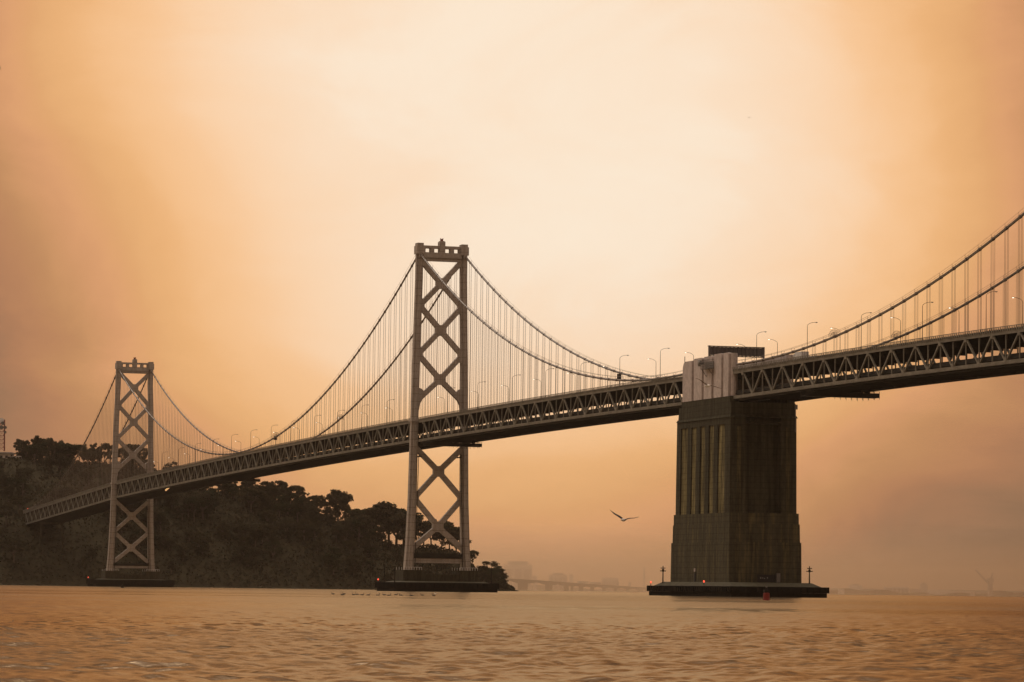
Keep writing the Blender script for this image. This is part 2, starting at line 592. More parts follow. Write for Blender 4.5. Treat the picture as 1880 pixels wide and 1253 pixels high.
def main_cable(label, sy, xs, fans):
    y = sy * TY
    root = thing('main_cable', (xs[0], y, cable_z(xs[0])), label, 'suspension cable', 'main cables of the bridge')
    pts = []
    x = xs[0]
    while x < xs[1]:
        pts.append(x)
        x += 4.572
    pts.append(xs[1])
    for tx in (X5, X6):
        if xs[0] < tx < xs[1]:
            pts.append(tx)
    pts.sort()
    MB().tube([(p, y, cable_z(p)) for p in pts], 0.40, 8).build('cable', CABLE, root, smooth=True)
    hr = MB()
    for s_ in (-.5, .5):
        hr.tube([(p, y + s_, cable_z(p) + 1.25) for p in pts[::2] + [pts[-1]]], 0.045, 4, cap=False)
    # bands and suspenders at the panel points
    bands = []
    if xs[1] < 30:
        bands = [-6.02 - i * 9.0905 for i in range(1, 36)]
    else:
        bands = [374.0 + 9.144 - i * 9.144 for i in range(0, 37)] + [415.54 - 9.144 + i * 9.144 for i in range(0, 75)] + [X6 + 21.3 - 9.144 + i * 9.144 for i in range(0, 37)]
    for x in bands:
        if not (xs[0] + 1 < x < xs[1] - 1) or min(abs(x - X5), abs(x - X6)) < 5:
            continue
        z = cable_z(x)
        dz = (cable_z(x + .5) - cable_z(x - .5))
        d = Vector((1, 0, dz)).normalized()
        inst('cable_band', BAND, root, Matrix.Translation((x, y, z)) @ d.to_track_quat('Z', 'Y').to_matrix().to_4x4())
        for s_ in (-.5, .5):
            hr.tube([(x, y + s_ * .9, z + .3), (x, y + s_, z + 1.3)], 0.05, 4, cap=False)
        zlo = zt(x) + .5
        if z - zlo > 1.0:
            inst('suspender', ROPEM, root, Matrix(((1, 0, 0, x), (0, 1, 0, y), (0, 0, z - zlo, zlo), (0, 0, 0, 1))))
    hr.build('hand_rope', ROPE, root)
    for fx in fans:          # anti-climb fans of rods
        z = cable_z(fx)
        f = MB()
        for k in range(13):
            a = math.pi * k / 12
            f.tube([(fx, y + .4 * math.cos(a), z + .4 * math.sin(a)), (fx, y + 2.0 * math.cos(a), z + 2.3 * math.sin(a))], 0.05, 4, cap=False)
        for rr in (1.2, 1.9):
            f.tube([(fx, y + rr * math.cos(math.pi * k / 16), z + rr * 1.12 * math.sin(math.pi * k / 16)) for k in range(17)], 0.045, 4, cap=False)
        f.build('climb_guard', ROPE, root)
    return root


main_cable('near side main cable over both steel towers, from concrete pier to island', 1, (44, XE - 2), (665, ))
main_cable('far side main cable over both steel towers, from concrete pier to island', -1, (44, XE - 2), (612, 128))
main_cable('near side main cable rising from the concrete pier to the right edge of the photo', 1, (-352, -9), (-96, ))
main_cable('far side main cable rising behind the nearer cable at the right edge', -1, (-352, -9), (-98, ))


# ------------------------------------------------------------------ steel towers
def interp(tab, z):
    if z <= tab[0][0]:
        return tab[0][1]
    for (z0, a), (z1, b) in zip(tab, tab[1:]):
        if z <= z1:
            return a + (b - a) * (z - z0) / (z1 - z0)
    return tab[-1][1]


def steel_tower(X, label, top, nodes_up, legs_up, arch, deck_z, nodes_dn, legs_dn, end_dn, portal, ped_top, base_beam):
    root = thing('steel_tower', (X, 0, ped_top), label, 'bridge tower', 'steel towers of the bridge')
    ctr = [(ped_top, 13.0), (20, 12.45), (39.5, 11.75), (75, 11.25), (104, 10.75), (top - 15, 10.08), (top, 10.06)]
    wid = [(ped_top, 3.9), (20, 3.5), (60, 3.15), (100, 3.0), (top, 2.95)]
    dep = [(ped_top, 6.8), (20, 5.8), (60, 4.9), (100, 4.3), (top, 4.0)]

    def inner(z):
        return interp(ctr, z) - interp(wid, z) / 2

    for sy in (1, -1):
        rings = []
        zs = [ped_top, ped_top + 3, ped_top + 6, 20, 30, 39.5, 55, 75, 90, 104, 120, top - 15, top - 1.2]
        for z in zs:
            c_, w, d = sy * interp(ctr, z), interp(wid, z) / 2, interp(dep, z) / 2
            a, b = w * .46, d * .55
            ring = [(w, -b), (w, b), (a, b), (a, d), (-a, d), (-a, b), (-w, b), (-w, -b), (-a, -b), (-a, -d), (a, -d), (a, -b)]
            rings.append([(X + q_, c_ + p_, z) for p_, q_ in ring])
        leg = MB().loft(rings).build('leg', STEEL, root)
        cap = MB()
        zc = top - 1.2
        cap.box(X - 2.5, X + 2.5, sy * 10.06 - 1.75, sy * 10.06 + 1.75, zc - 3.6, zc)
        cap.box(X - 2.1, X + 2.1, sy * 10.06 - 1.4, sy * 10.06 + 1.4, zc, top)
        cap.box(X - 3.3, X + 3.3, sy * 10.06 - .75, sy * 10.06 + .75, zc - 5.2, zc - 3.8)
        cap.build('leg_cap', STEEL, root)
        # plate collar at deck level
        MB().box(X - 2.9, X + 2.9, sy * interp(ctr, deck_z + 8) - 1.85, sy * interp(ctr, deck_z + 8) + 1.85, deck_z + 8.0, deck_z + 8.9).build('collar', STEEL, root)
    # portal
    zlow0, zlow1, zwin, ztop, zblk, zfin = portal
    MB().box(X - 2.0, X + 2.0, -8.7, 8.7, zlow0 + 1.4, zlow1).box(X - 1.5, X + 1.5, -8.6, 8.6, zlow0, zlow0 + 1.4).build('portal_beam', STEEL, root)
    MB().box(X - 1.5, X + 1.5, -8.7, 8.7, zwin, ztop).build('top_beam', STEEL, root)
    for y0, y1 in ((7.62, 8.7), (3.65, 5.35), (-5.35, -3.65), (-8.7, -7.62)):
        MB().box(X - 1.4, X + 1.4, y0, y1, zlow1 - .05, zwin + .05).build('strut', STEEL, root)
    MB().box(X - 1.75, X + 1.75, -1.25, 1.25, zlow1 - .05, zblk).box(X - 1.3, X + 1.3, -1.0, 1.0, zblk, zblk + .35).build('center_block', STEEL, root)
    fin = MB()
    for dx, dy in ((-.4, -.4), (.4, .4), (-.4, .4), (.4, -.4)):
        fin.tube([(X + dx, dy, zblk), (X + dx * 1.2, dy * 1.3, zfin)], .12, 5)
    fin.tube([(X, 0, zblk), (X, 0, zfin - .3)], .35, 6)
    fin.build('beacon_stand', REDPAINT, root)
    # braces
    def diag(yn, zn, zl, sy):
        yl = sy * (inner(zl) + .7)
        MB().beam((X, yn, zn), (X, yl, zl), 2.3, 2.15, (1, 0, 0)).build('brace', STEEL, root)

    def gusset(zn, w=2.35, h=2.3):
        MB().prism([(-w, zn - h * .45), (-w * .6, zn - h), (w * .6, zn - h), (w, zn - h * .45), (w, zn + h * .45), (w * .6, zn + h), (-w * .6, zn + h), (-w, zn + h * .45)], X - 1.3, X + 1.3).build('gusset', STEEL, root)

    def side_gusset(zl):
        for sy in (1, -1):
            i0 = inner(zl)
            pl = [(i0 + .9, zl - 3.6), (i0 - .1, zl - 3.2), (i0 - 1.15, zl - 1.2), (i0 - 1.15, zl + 1.2), (i0 - .1, zl + 3.2), (i0 + .9, zl + 3.6)]
            MB().prism([(sy * a, b) for a, b in pl], X - 1.25, X + 1.25).build('side_gusset', STEEL, root)
    lz = legs_up
    for i, zn in enumerate(nodes_up):
        for sy in (1, -1):
            diag(0, zn, lz[i], sy)
            diag(0, zn, lz[i + 1], sy)
        gusset(zn)
    for zl in lz[1:-1]:
        side_gusset(zl)
    # curved haunch above the deck
    for sy in (1, -1):
        i1, i2 = inner(arch), inner(arch + 9)
        pl = [(i1 + .8, arch - .5), (i1 - .1, arch), (i1 - .55, arch + 2.6), (i2 - 2.1, arch + 5.8), (i2 - 2.9, arch + 7.4), (i2 - 1.2, arch + 9.2), (i2 + .8, arch + 10.0)]
        MB().prism([(sy * a, b) for a, b in pl], X - 1.22, X + 1.22).build('haunch', STEEL, root)
    for i, zn in enumerate(nodes_dn):
        for sy in (1, -1):
            diag(0, zn, legs_dn[i], sy)
            diag(0, zn, legs_dn[i + 1] if i + 1 < len(legs_dn) else end_dn, sy)
        gusset(zn)
    for zl in legs_dn[1:]:
        side_gusset(zl)
    for sy in (1, -1):
        for zq in (deck_z - 7.2,):
            MB().box(X - 3.4, X + 3.4, sy * (inner(zq)) - sy * 0.9 - .5, sy * inner(zq) - sy * .9 + .5, zq - .25, zq + .2).build('platform', DARKSTEEL, root)
    b0, b1, b2 = base_beam
    w_ = inner(b1) + .3
    MB().box(X - 1.6, X + 1.6, -w_, w_, b0, b1 - .15).build('base_beam', STEEL, root)
    wk = MB().box(X - 2.0, X + 2.0, -w_ + .2, w_ - .2, b1 - .1, b1 + .2)
    for sx in (-2.0, 2.0):
        wk.box(X + sx - .05, X + sx + .05, -w_ + .2, w_ - .2, b2 - .18, b2)
        wk.box(X + sx - .04, X + sx + .04, -w_ + .2, w_ - .2, b1 + .2, b2 - .3)
    wk.build('walkway', DARKSTEEL, root)
    for sy in (1, -1):                               # access ladders on the legs
        ld = MB()
        yl = sy * (inner(30) - .35)
        ld.tube([(X - 2.6, sy * (inner(ped_top) - .3), ped_top), (X - 2.2, sy * (inner(deck_z - 6) - .3), deck_z - 6)], .16, 4)
        ld.build('ladder', DARKSTEEL, root)
    return root


steel_tower(X5, 'tall steel bridge tower with crossed bracing, the nearer of the two', 152.1,
            (134.7, 114.1, 92.6), (144.6, 124.7, 103.4, 83.0), 79.0, zb(X5), (52.4, 28.3), (62.6, 40.6), 18.6,
            (144.4, 148.1, 149.95, 151.1, 153.0, 154.6), 9.3, (12.4, 14.6, 16.7))
steel_tower(X6, 'smaller looking steel bridge tower against the wooded island, the farther of the two', 139.2,
            (122.8, 101.6, 81.2), (132.0, 111.8, 91.2, 71.6), 67.6, zb(X6), (43.6, 24.0), (53.0, 33.7), 14.6,
            (131.9, 135.7, 137.5, 138.5, 140.4, 142.0), 9.6, (11.4, 13.0, 14.8))


def tower_pier(X, label, ptop, pb, mid):
    root = thing('tower_pier', (X, 0, 0), label, 'bridge pier', 'concrete piers under the steel towers')
    MB().box(X - 8.5, X + 8.5, -17.6, 17.6, -3, pb).build('footing', CONCBASE, root)
    for sy in (1, -1):
        y0, y1 = sorted((sy * 8.3, sy * 16.9))
        MB().box(X - 6.5, X + 6.5, y0, y1, pb + .003, ptop).build('pedestal', CONCBASE, root)
        gr = MB()
        for i in range(8):
            for j in range(2):
                yy, xx = y0 + .3 + (y1 - y0 - .6) * i / 7, X + (-6.2, 6.2)[j]
                gr.box(xx - .07, xx + .07, yy - .07, yy + .07, ptop, ptop + 1.25)
        gr.box(X - 6.25, X - 6.15, y0 + .3, y1 - .3, ptop + 1.15, ptop + 1.27)
        gr.build('guard_rail', WHITE, root)
    MB().box(X - 6.0, X + 6.0, -8.297, 8.297, pb + .003, mid).build('tie_wall', CONCBASE, root)
    return root


tower_pier(X5, 'low dark concrete pier with two pedestals under the nearer steel tower', 9.3, 4.6, 7.5)
tower_pier(X6, 'low dark concrete pier with two pedestals under the farther steel tower', 9.6, 4.8, 7.6)


def fender(X, hx, hy, zf, inx, iny, za, label, planks=True):
    root = thing('pier_fender', (X, 0, 0), label, 'fender', 'dark timber fenders around the bridge piers')
    w = MB()
    w.box(X - hx, X + hx, hy - 1, hy, 1.45, zf).box(X - hx, X + hx, -hy, -hy + 1, 1.45, zf)
    w.box(X - hx, X - hx + 1, -hy + 1.003, hy - 1.003, 1.45, zf).box(X + hx - 1, X + hx, -hy + 1.003, hy - 1.003, 1.45, zf)
    w.build('upper_wale', TIMBER, root)
    l = MB().box(X - hx + .6, X + hx - .6, -hy + .6, hy - .6, -3, 1.44)
    l.build('skirt', TIMBER, root)
    MB().frust((X - hx + 1.01, X + hx - 1.01, -hy + 1.01, hy - 1.01, zf - .5), (X - inx, X + inx, -iny, iny, za)).build('apron', APRON, root)
    # vertical rubbing timbers
    n = int(2 * hy / 2.2)
    for i in range(n + 1):
        y = -hy + 1 + (2 * hy - 2) * i / n
        inst('rubbing_timber', RUB, root, Matrix.Translation((X - hx - .12, y, 1.5)) @ Matrix.Diagonal((1, 1, zf - 1.7, 1)))
    n = int(2 * hx / 2.2)
    for i in range(n + 1):
        x = X - hx + 1 + (2 * hx - 2) * i / n
        inst('rubbing_timber', RUB, root, Matrix.Translation((x, hy + .12, 1.5)) @ Matrix.Diagonal((1, 1, zf - 1.7, 1)))
    return root


RUB = MB().box(-.2, .2, -.2, .2, 0, 1).mesh('rubbing_timber', TIMBER)
fender(X5, 16, 23.6, 3.9, 9.5, 18.4, 4.5, 'long black timber fender at the water around the nearer steel tower')
fender(X6, 16, 24.6, 4.3, 9.5, 18.4, 4.7, 'black timber fender around the farther steel tower, before the island shore')
fender(17.9, 42, 17.4, 3.4, 33, 14.6, 4.75, 'widest black timber fender, around the concrete pier')


def mast(px, y0, y1, D, label, arms, h0=None):
    b = at(px, y1, D)
    t_ = at(px, y0, D)
    h = t_.z - b.z
    root = thing('marker_mast', b, label, 'mast', 'masts standing on the pier fenders')
    MB().tube([b, b + Vector((0, 0, h))], [.26, .16], 6).build('pole', DARKSTEEL, root)
    for k, f in enumerate(arms):
        MB().box(b.x - .12, b.x + .12, b.y - (1.1 - .25 * k), b.y + (1.1 - .25 * k), b.z + h * f - .14, b.z + h * f + .14).build('crossarm', DARKSTEEL, root)
    if arms:
        MB().tube([b + Vector((0, 0, h * .68)), b + Vector((0, 0, h * .82))], .42, 6).build('lantern', DARKSTEEL, root)
    return root


def dist(x, y):
    return (Vector((x, y, 0)) - Vector((CAM.x, CAM.y, 0))).dot(HF)


D4 = dist(17.9, 0)
mast(1217, 1039.5, 1072, dist(50, 14.8), 'thin mast with short crossarms on the left end of the widest fender', (.72, .88))
mast(1486, 1040, 1074, dist(-16, -14.8), 'thin mast with short crossarms on the right end of the widest fender', (.72, .88))
mast(705.5, 1040, 1072, dist(X5 + 8, 19.5), 'plain dark pole left of the nearer steel tower, outermost on its fender', ())
mast(724.5, 1042, 1072, dist(X5 - 10, 19.2), 'plain dark pole close to the left pedestal of the nearer steel tower', ())
mast(902, 1045, 1074, dist(X5 - 12, -21.5), 'plain dark pole on the right end of the nearer tower fender', ())


def beacon(p, label):
    p = Vector(p)
    root = thing('beacon_light', p, label, 'warning light', 'red warning lights')
    MB().tube([p, p + Vector((0, 0, .8))], .12, 5).build('stand', DARKSTEEL, root)
    MB().tube([p + Vector((0, 0, .8)), p + Vector((0, 0, 1.0)), p + Vector((0, 0, 1.35)), p + Vector((0, 0, 1.5))], [.15, .28, .28, .12], 8).build('lamp', REDLIGHT, root, smooth=True)


beacon((58, 17.0 - .4, 3.4), 'red light at the left tip of the widest fender')
beacon((5, 16.0, 3.75), 'red light on the fender in front of the concrete pier')
beacon((X5 + 13.5, 22.9, 3.9), 'red light on the left tip of the nearer tower fender')
beacon((X6 + 13.5, 23.9, 4.3), 'dim red light on the left tip of the farther tower fender')
beacon((1436, 9.2, zb(1436) + 9.3), 'red light on the deck where the bridge meets the dark island')

# ------------------------------------------------------------------ concrete centre pier
pier = thing('concrete_pier', (17.9, 0, 4.7), 'massive stained concrete pier between the two rows of suspended spans, pale on top', 'bridge pier')


def ring(xa, xb, hy, z):
    return (xa, xb, -hy, hy, z)


MB().frust(ring(-10.6, 48.1, 12.88, 0.2), ring(-10.3, 47.9, 12.75, 18.1)).build('lower_plinth', PLINTH, pier)
MB().frust(ring(-9.75, 47.3, 12.5, 18.103), ring(-9.6, 47.2, 12.42, 24.2)).build('middle_plinth', PLINTH, pier)
MB().frust(ring(-9.1, 46.9, 12.3, 24.203), ring(-9.05, 46.9, 12.25, 27.8)).build('upper_plinth', PLINTH, pier)
# shaft: corner strips proud, recessed bays between
c1, c2 = ring(-3.9, 42.2, 10.6, 27.803), ring(-3.7, 41.7, 10.4, 59.6)
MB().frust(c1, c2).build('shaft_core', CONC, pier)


def taper_box(name, xa, xb, ya, yb, zlo, zhi, shrink, mat):
    # box that leans towards the pier axis with height, following the batter of the shaft
    k0, k1 = (zlo - 27.8) / 32 * shrink, (zhi - 27.8) / 32 * shrink

    def cl(v, c0, k):
        return v - math.copysign(k, v - c0)
    MB().frust((cl(xa, 17.9, k0), cl(xb, 17.9, k0), cl(ya, 0, k0), cl(yb, 0, k0), zlo), (cl(xa, 17.9, k1), cl(xb, 17.9, k1), cl(ya, 0, k1), cl(yb, 0, k1), zhi)).build(name, mat, pier)


X0, X1 = -7.9, 46.2
ZS = 27.803
for sy in (1, -1):
    ya, yb = sorted((sy * 9.8, sy * 11.9))
    # corner pilasters on the long face
    taper_box('corner_pilaster', X0 + .01, X0 + 5.4, ya, yb, ZS, 59.6, .2, CONC)
    taper_box('corner_pilaster', X1 - 4.2, X1 - .01, ya, yb, ZS, 59.6, .2, CONC)
    # ribs and stained bays
    n = 4
    xs_ = np.linspace(X0 + 5.4, X1 - 4.2, n + 2)
    w = (xs_[1] - xs_[0])
    for i in range(1, n + 1):
        xc_ = xs_[i]
        taper_box('pilaster', xc_ - 1.9, xc_ + 1.9, ya, yb - .003 if sy > 0 else yb, ZS, 59.6, .2, CONC)
    for i in range(n + 1):
        a = (xs_[i] + (1.9 if i else 0)) + .01
        b = (xs_[i + 1] - (1.9 if i < n else 0)) - .01
        y0_, y1_ = sorted((sy * 9.7, sy * 11.45))
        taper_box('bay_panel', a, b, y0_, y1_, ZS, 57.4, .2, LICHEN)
        y0_, y1_ = sorted((sy * 9.7, sy * 11.893))
        taper_box('bay_lintel', a, b, y0_, y1_, 57.403, 59.6, .2, CONC)
for sx, xe in ((-1, X0), (1, X1)):
    for ya, yb in ((6.4, 9.79), (-9.79, -6.4)):
        xa, xb = sorted((xe, xe - sx * 4.4))
        taper_box('end_pilaster', xa, xb, ya, yb, ZS, 59.6, .2, CONC)
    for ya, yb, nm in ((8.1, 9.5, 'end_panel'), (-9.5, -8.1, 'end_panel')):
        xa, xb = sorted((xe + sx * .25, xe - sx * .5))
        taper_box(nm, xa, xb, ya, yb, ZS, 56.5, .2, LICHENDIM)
    xa, xb = sorted((xe - sx * 3.2, xe - sx * 4.4))
    taper_box('recess_wall', xa, xb, -6.39, 6.39, ZS, 57.6, .2, CONC)
    xa, xb = sorted((xe - sx * .2, xe - sx * 4.4))
    taper_box('ledge', xa, xb, -6.395, 6.395, 57.61, 58.3, .2, CONC)
# cap block below the decks
MB().frust(ring(-8.2, 46.2, 12.0, 59.603), ring(-7.7, 45.6, 11.7, 60.4)).build('cornice', CONC, pier)
MB().frust(ring(-7.3, 45.2, 11.55, 60.403), ring(-7.2, 44.6, 11.5, 64.6)).build('cap_block', CONC, pier)
# pale parapet walls either side of the roadway
for sy in (1, -1):
    y_in, y_core, y_out = sy * 8.7, sy * 10.6, sy * 11.6
    lw = MB().box(-6.6, 42.2, *sorted((y_in, sy * 11.5)), 64.603, 66.6)
    lw.build('wall_base', CONC, pier)
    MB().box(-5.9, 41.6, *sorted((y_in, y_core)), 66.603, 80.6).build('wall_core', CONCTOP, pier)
    edges = [-6.0, 1.0, 10.6, 20.4, 30.6, 41.8]
    tops = [81.2, 81.3, 81.0, 80.9, 80.3]
    for (a, b), tp in zip(zip(edges, edges[1:]), tops):
        a += 1.05
        b -= 1.05
        ya, yb = sorted((y_core + sy * .003, y_out))
        if b > 40:
            poly = [(a, 66.603), (b + .3, 66.603), (b + .2, 78.6), (b - .9, 80.0), (a, tp)]
        else:
            poly = [(a, 66.603), (b, 66.603), (b, tp - .35), (b - .4, tp), (a + .4, tp), (a, tp - .35)]
        vs = [(x, ya, z) for x, z in poly] + [(x, yb, z) for x, z in poly]
        n = len(poly)
        fs = [tuple(range(n)), tuple(range(2 * n - 1, n - 1, -1))] + [(i, i + n, (i + 1) % n + n, (i + 1) % n) for i in range(n)]
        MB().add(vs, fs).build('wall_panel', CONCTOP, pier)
    MB().tube([(-5.3, sy * 9.7, 66.8), (-5.3, sy * 9.7, 81.0)], 1.1, 10).build('round_end', CONCTOP, pier)
MB().tube([(40.6, 11.0, 78.5), (40.6, 11.0, 82.4)], .12, 5).build('rod', DARKSTEEL, pier)
MB().box(-6, 42, -8.69, 8.69, 74.9, 75.4).build('deck_slab', ASPHALT, pier)
MB().box(-6, 42, -8.69, 8.69, 66.7, 67.2).build('deck_slab', ASPHALT, pier)
# pipe down the west face and utility board at its foot
MB().tube([(-8.1, -11.2, 55), (-7.9, -11.2, 64.0)], .2, 6).box(-8.2, -7.6, -11.9, -11.0, 62.6, 64.2).build('pipe_box', GREYPAINT, pier)
MB().box(-11.2, -10.5, -3.2, 3.0, 4.9, 7.4).build('notice_board', BLACK, pier)
mk = MB()
for i, yy in enumerate((1.9, 1.2, .55, -.5)):            # faint unreadable marks on the board
    mk.box(-11.215, -11.203, yy - .22, yy + .22, 6.0 + .1 * (i % 2), 6.6 - .15 * (i % 3))
mk.build('marking', GREYPAINT, pier, kind='stuff')
MB().box(-11.6, -10.5, -4.9, -3.7, 4.9, 7.9).build('cabinet', GREYPAINT, pier)
MB().box(22.0, 23.6, 12.7, 13.05, 4.9, 7.6).build('door', BLACK, pier)
MB().box(22.2, 23.0, 12.7, 13.2, 8.2, 9.4).build('lamp_box', CONCTOP, pier)
# inspection basket on the near wall
bk = MB().box(9.0, 17.5, 11.7, 13.6, 76.6, 76.8)
for xx in np.linspace(9.0, 17.5, 9):
    bk.box(xx - .06, xx + .06, 13.5, 13.62, 76.8, 79.6)
for zz in (77.5, 78.2, 78.9, 79.6):
    bk.box(9.0, 17.5, 13.5, 13.6, zz - .06, zz + .06)
    bk.box(9.0, 9.12, 11.7, 13.5, zz - .06, zz + .06)
    bk.box(17.38, 17.5, 11.7, 13.5, zz - .06, zz + .06)
bk.box(9.1, 17.4, 11.75, 11.85, 76.8, 79.0)
bk.beam((10, 11.7, 74.2), (10, 13.4, 76.6), .2, .2, (1, 0, 0)).beam((16.5, 11.7, 74.2), (16.5, 13.4, 76.6), .2, .2, (1, 0, 0))
bk.build('inspection_basket', GREYPAINT, pier)
MB().tube([(19.3, 11.7, 78.9), (19.3, 12.3, 78.9), (19.3, 13.1, 78.9), (19.3, 13.5, 78.9)], [.3, .5, 1.15, 1.2], 12).build('horn', GREYPAINT, pier, smooth=True)

# sign gantry over the upper deck
gt = thing('sign_gantry', (X4, 0, 75.4), 'dark ribbed sign panel seen from behind, spanning the road above the concrete pier', 'sign')
for y in (10.3, -9.4):
    MB().box(X4 - .25, X4 + .25, y - .25, y + .25, 75.4, 84.9).build('post', SIGNPANEL, gt)
MB().box(X4 + .3, X4 + .9, -9.2, 10.4, 81.7, 84.5).build('panel', SIGNPANEL, gt)
for i in range(14):
    y = -8.9 + 19.0 * i / 13
    MB().box(X4 - .1, X4 + .29, y - .16, y + .16, 81.55, 84.6).build('rib', SIGNPANEL, gt)
MB().box(X4 - .3, X4 + 1.0, -9.6, 10.6, 84.6, 84.85).build('top_rail', DARKSTEEL, gt)
MB().box(X4 - .3, X4 + 1.0, -9.2, 10.4, 81.3, 81.54).build('bottom_rail', DARKSTEEL, gt)


# ------------------------------------------------------------------ street lamps
def lamp(x, sy, h, label):
    b = Vector((x, sy * 9.6, zb(x) + 9.2))
    key = (sy, )
    if key not in LAMPS:
        root = thing('street_lamp', b, label, 'street lamp', 'street lamps along the upper deck')
        MB().tube([b, b + Vector((0, 0, 10.2))], [.115, .075], 6).build('pole', DARKSTEEL, root)
        arm = [b + Vector((0, -sy * q_, 10.2 + r_)) for q_, r_ in ((0, 0), (.15, .35), (.7, .75), (1.5, 1.05), (2.5, 1.2))]
        MB().tube(arm, .062, 5).build('arm', DARKSTEEL, root)
        hp = b + Vector((0, -sy * 2.6, 11.4))
        head = MB().loft([[(hp.x + sx * a * .22, hp.y - sy * t_, hp.z + c_) for sx, c_ in ((-1, -.04), (1, -.04), (.6, .1 * a), (-.6, .1 * a))] for t_, a in ((-.1, .5), (.25, 1), (.7, 1), (.9, .5))])
        ho = head.build('lamp_head', GREYPAINT, root)
        MB().loft([[(hp.x + .17 * math.cos(k), hp.y - sy * .45 + .28 * math.sin(k), hp.z - dz) for k in np.linspace(0, 2 * math.pi, 8, endpoint=False)] for dz in (.03, .12, .17)]).build('lens', LAMPGLOW if sy < 0 else GREYPAINT, ho)
        LAMPS[key] = root
        return root
    c_ = copy_tree(LAMPS[key])
    c_.location = b
    ORG[c_.name] = b
    c_['label'] = label
    return c_


LAMPS = {}


def ordinal(n):
    return ['first', 'second', 'third', 'fourth', 'fifth', 'sixth', 'seventh', 'eighth', 'ninth', 'tenth', 'eleventh', 'twelfth', 'thirteenth', 'fourteenth', 'fifteenth', 'sixteenth', 'seventeenth', 'eighteenth', 'nineteenth', 'twentieth'][n]


near_w = [-26.2, -71.8, -116.9, -164.2, -209.6, -255]
near_e = [70.6, 115.9, 162.3, 206.9, 251.6, 301.5, 347]
near_m = [447.6, 493, 539.2, 585.5, 634, 677.8, 724.9, 771.5, 818, 865, 911, 958, 1004, 1050]
for i, x in enumerate(near_w):
    lamp(x, 1, 11, f'unlit street lamp on the near railing, {ordinal(i)} to the right of the concrete pier')
for i, x in enumerate(near_e):
    lamp(x, 1, 11, f'unlit street lamp on the near railing, {ordinal(i)} to the left of the concrete pier')
for i, x in enumerate(near_m):
    lamp(x, 1, 11, f'unlit lamp on the near railing, {ordinal(i)} to the left of the nearer steel tower')
far_w = [-51.6, -101.9, -146.8, -192.1, -238]
far_e = [89.7, 131.2, 184.2, 229.6, 275.1, 321.0, 366.3]
far_m = [420, 465, 510.8, 556.5, 602, 647, 696.3, 742, 789.4, 834.4, 880, 926, 972, 1018, 1064]
lamp(5.2, -1, 11, 'lit street lamp on the far railing, against the right end of the sign gantry')
lamp(36.3, -1, 11, 'lit street lamp on the far railing, behind the sign gantry panel')
for i, x in enumerate(far_w):
    lamp(x, -1, 11, f'lit street lamp on the far railing, {ordinal(i)} to the right of the sign gantry')
for i, x in enumerate(far_e):
    lamp(x, -1, 11, f'lit street lamp on the far railing, {ordinal(i)} to the left of the pale pier walls')
for i, x in enumerate(far_m):
    lamp(x, -1, 11, f'lit street lamp on the far railing, {ordinal(i)} to the left of the nearer steel tower')


def road_sign(x, sy, dz, w, h, label):
    z = zb(x) + 9.2
    root = thing('road_sign', (x, sy * 9.5, z), label, 'sign', 'dark sign backs along the upper deck')
    MB().box(x - .1, x + .1, sy * 9.5 - .1, sy * 9.5 + .1, z, z + dz).build('post', DARKSTEEL, root)
    MB().box(x + .11, x + .25, sy * 9.5 - w / 2, sy * 9.5 + w / 2, z + dz - h, z + dz).build('panel', SIGNPANEL, root)


road_sign(116.6, 1, 4.6, 1.7, 2.7, 'upright dark sign back at the foot of a near lamp, left of the concrete pier')
road_sign(668.0, 1, 5.2, 1.6, 2.0, 'small square dark sign back between the two towers, under the rising cable')


# ------------------------------------------------------------------ vehicles on the decks
def car(x, y, z, label, mat, tall=False):
    root = thing('car', (x, y, z), label, 'truck' if tall else 'car', 'vehicles crossing the bridge')
    if tall:
        root.name = 'box_truck'
        ORG[root.name] = Vector((x, y, z))
        MB().box(x - 4.2, x + 2.0, y - 1.2, y + 1.2, z + .6, z + 2.75).build('cargo_box', mat, root)
        MB().prism([(y - 1.1, z + .6), (y + 1.1, z + .6), (y + 1.1, z + 2.3), (y - 1.1, z + 2.3)], x + 2.05, x + 3.6).build('cab', mat, root)
        xs_ = (-3.0, 3.0)
        rw = .5
    else:
        prof = [(-2.2, .35), (2.2, .35), (2.25, .75), (1.9, .95), (1.0, 1.02), (.35, 1.5), (-1.2, 1.52), (-1.9, 1.05), (-2.25, .95)]
        vs = [(x + a, y - .9, z + b) for a, b in prof] + [(x + a, y + .9, z + b) for a, b in prof]
        n = len(prof)
        fs = [tuple(range(n)), tuple(range(2 * n - 1, n - 1, -1))] + [(i, i + n, (i + 1) % n + n, (i + 1) % n) for i in range(n)]
        MB().add(vs, fs).build('body', mat, root)
        MB().add([(x + .9, y - .92, z + 1.04), (x + .3, y - .92, z + 1.42), (x - 1.15, y - .92, z + 1.44), (x - 1.7, y - .92, z + 1.04),
                  (x + .9, y + .92, z + 1.04), (x + .3, y + .92, z + 1.42), (x - 1.15, y + .92, z + 1.44), (x - 1.7, y + .92, z + 1.04)],
                 [(0, 1, 2, 3), (7, 6, 5, 4), (0, 4, 5, 1), (1, 5, 6, 2), (2, 6, 7, 3), (3, 7, 4, 0)]).build('window', GLASS, root)
        xs_ = (-1.4, 1.4)
        rw = .34
    for wx in xs_:
        for wy in (-.85, .85):
            MB().tube([(x + wx, y + wy - .11, z + rw), (x + wx, y + wy + .11, z + rw)], rw, 10).build('wheel', BLACK, root)


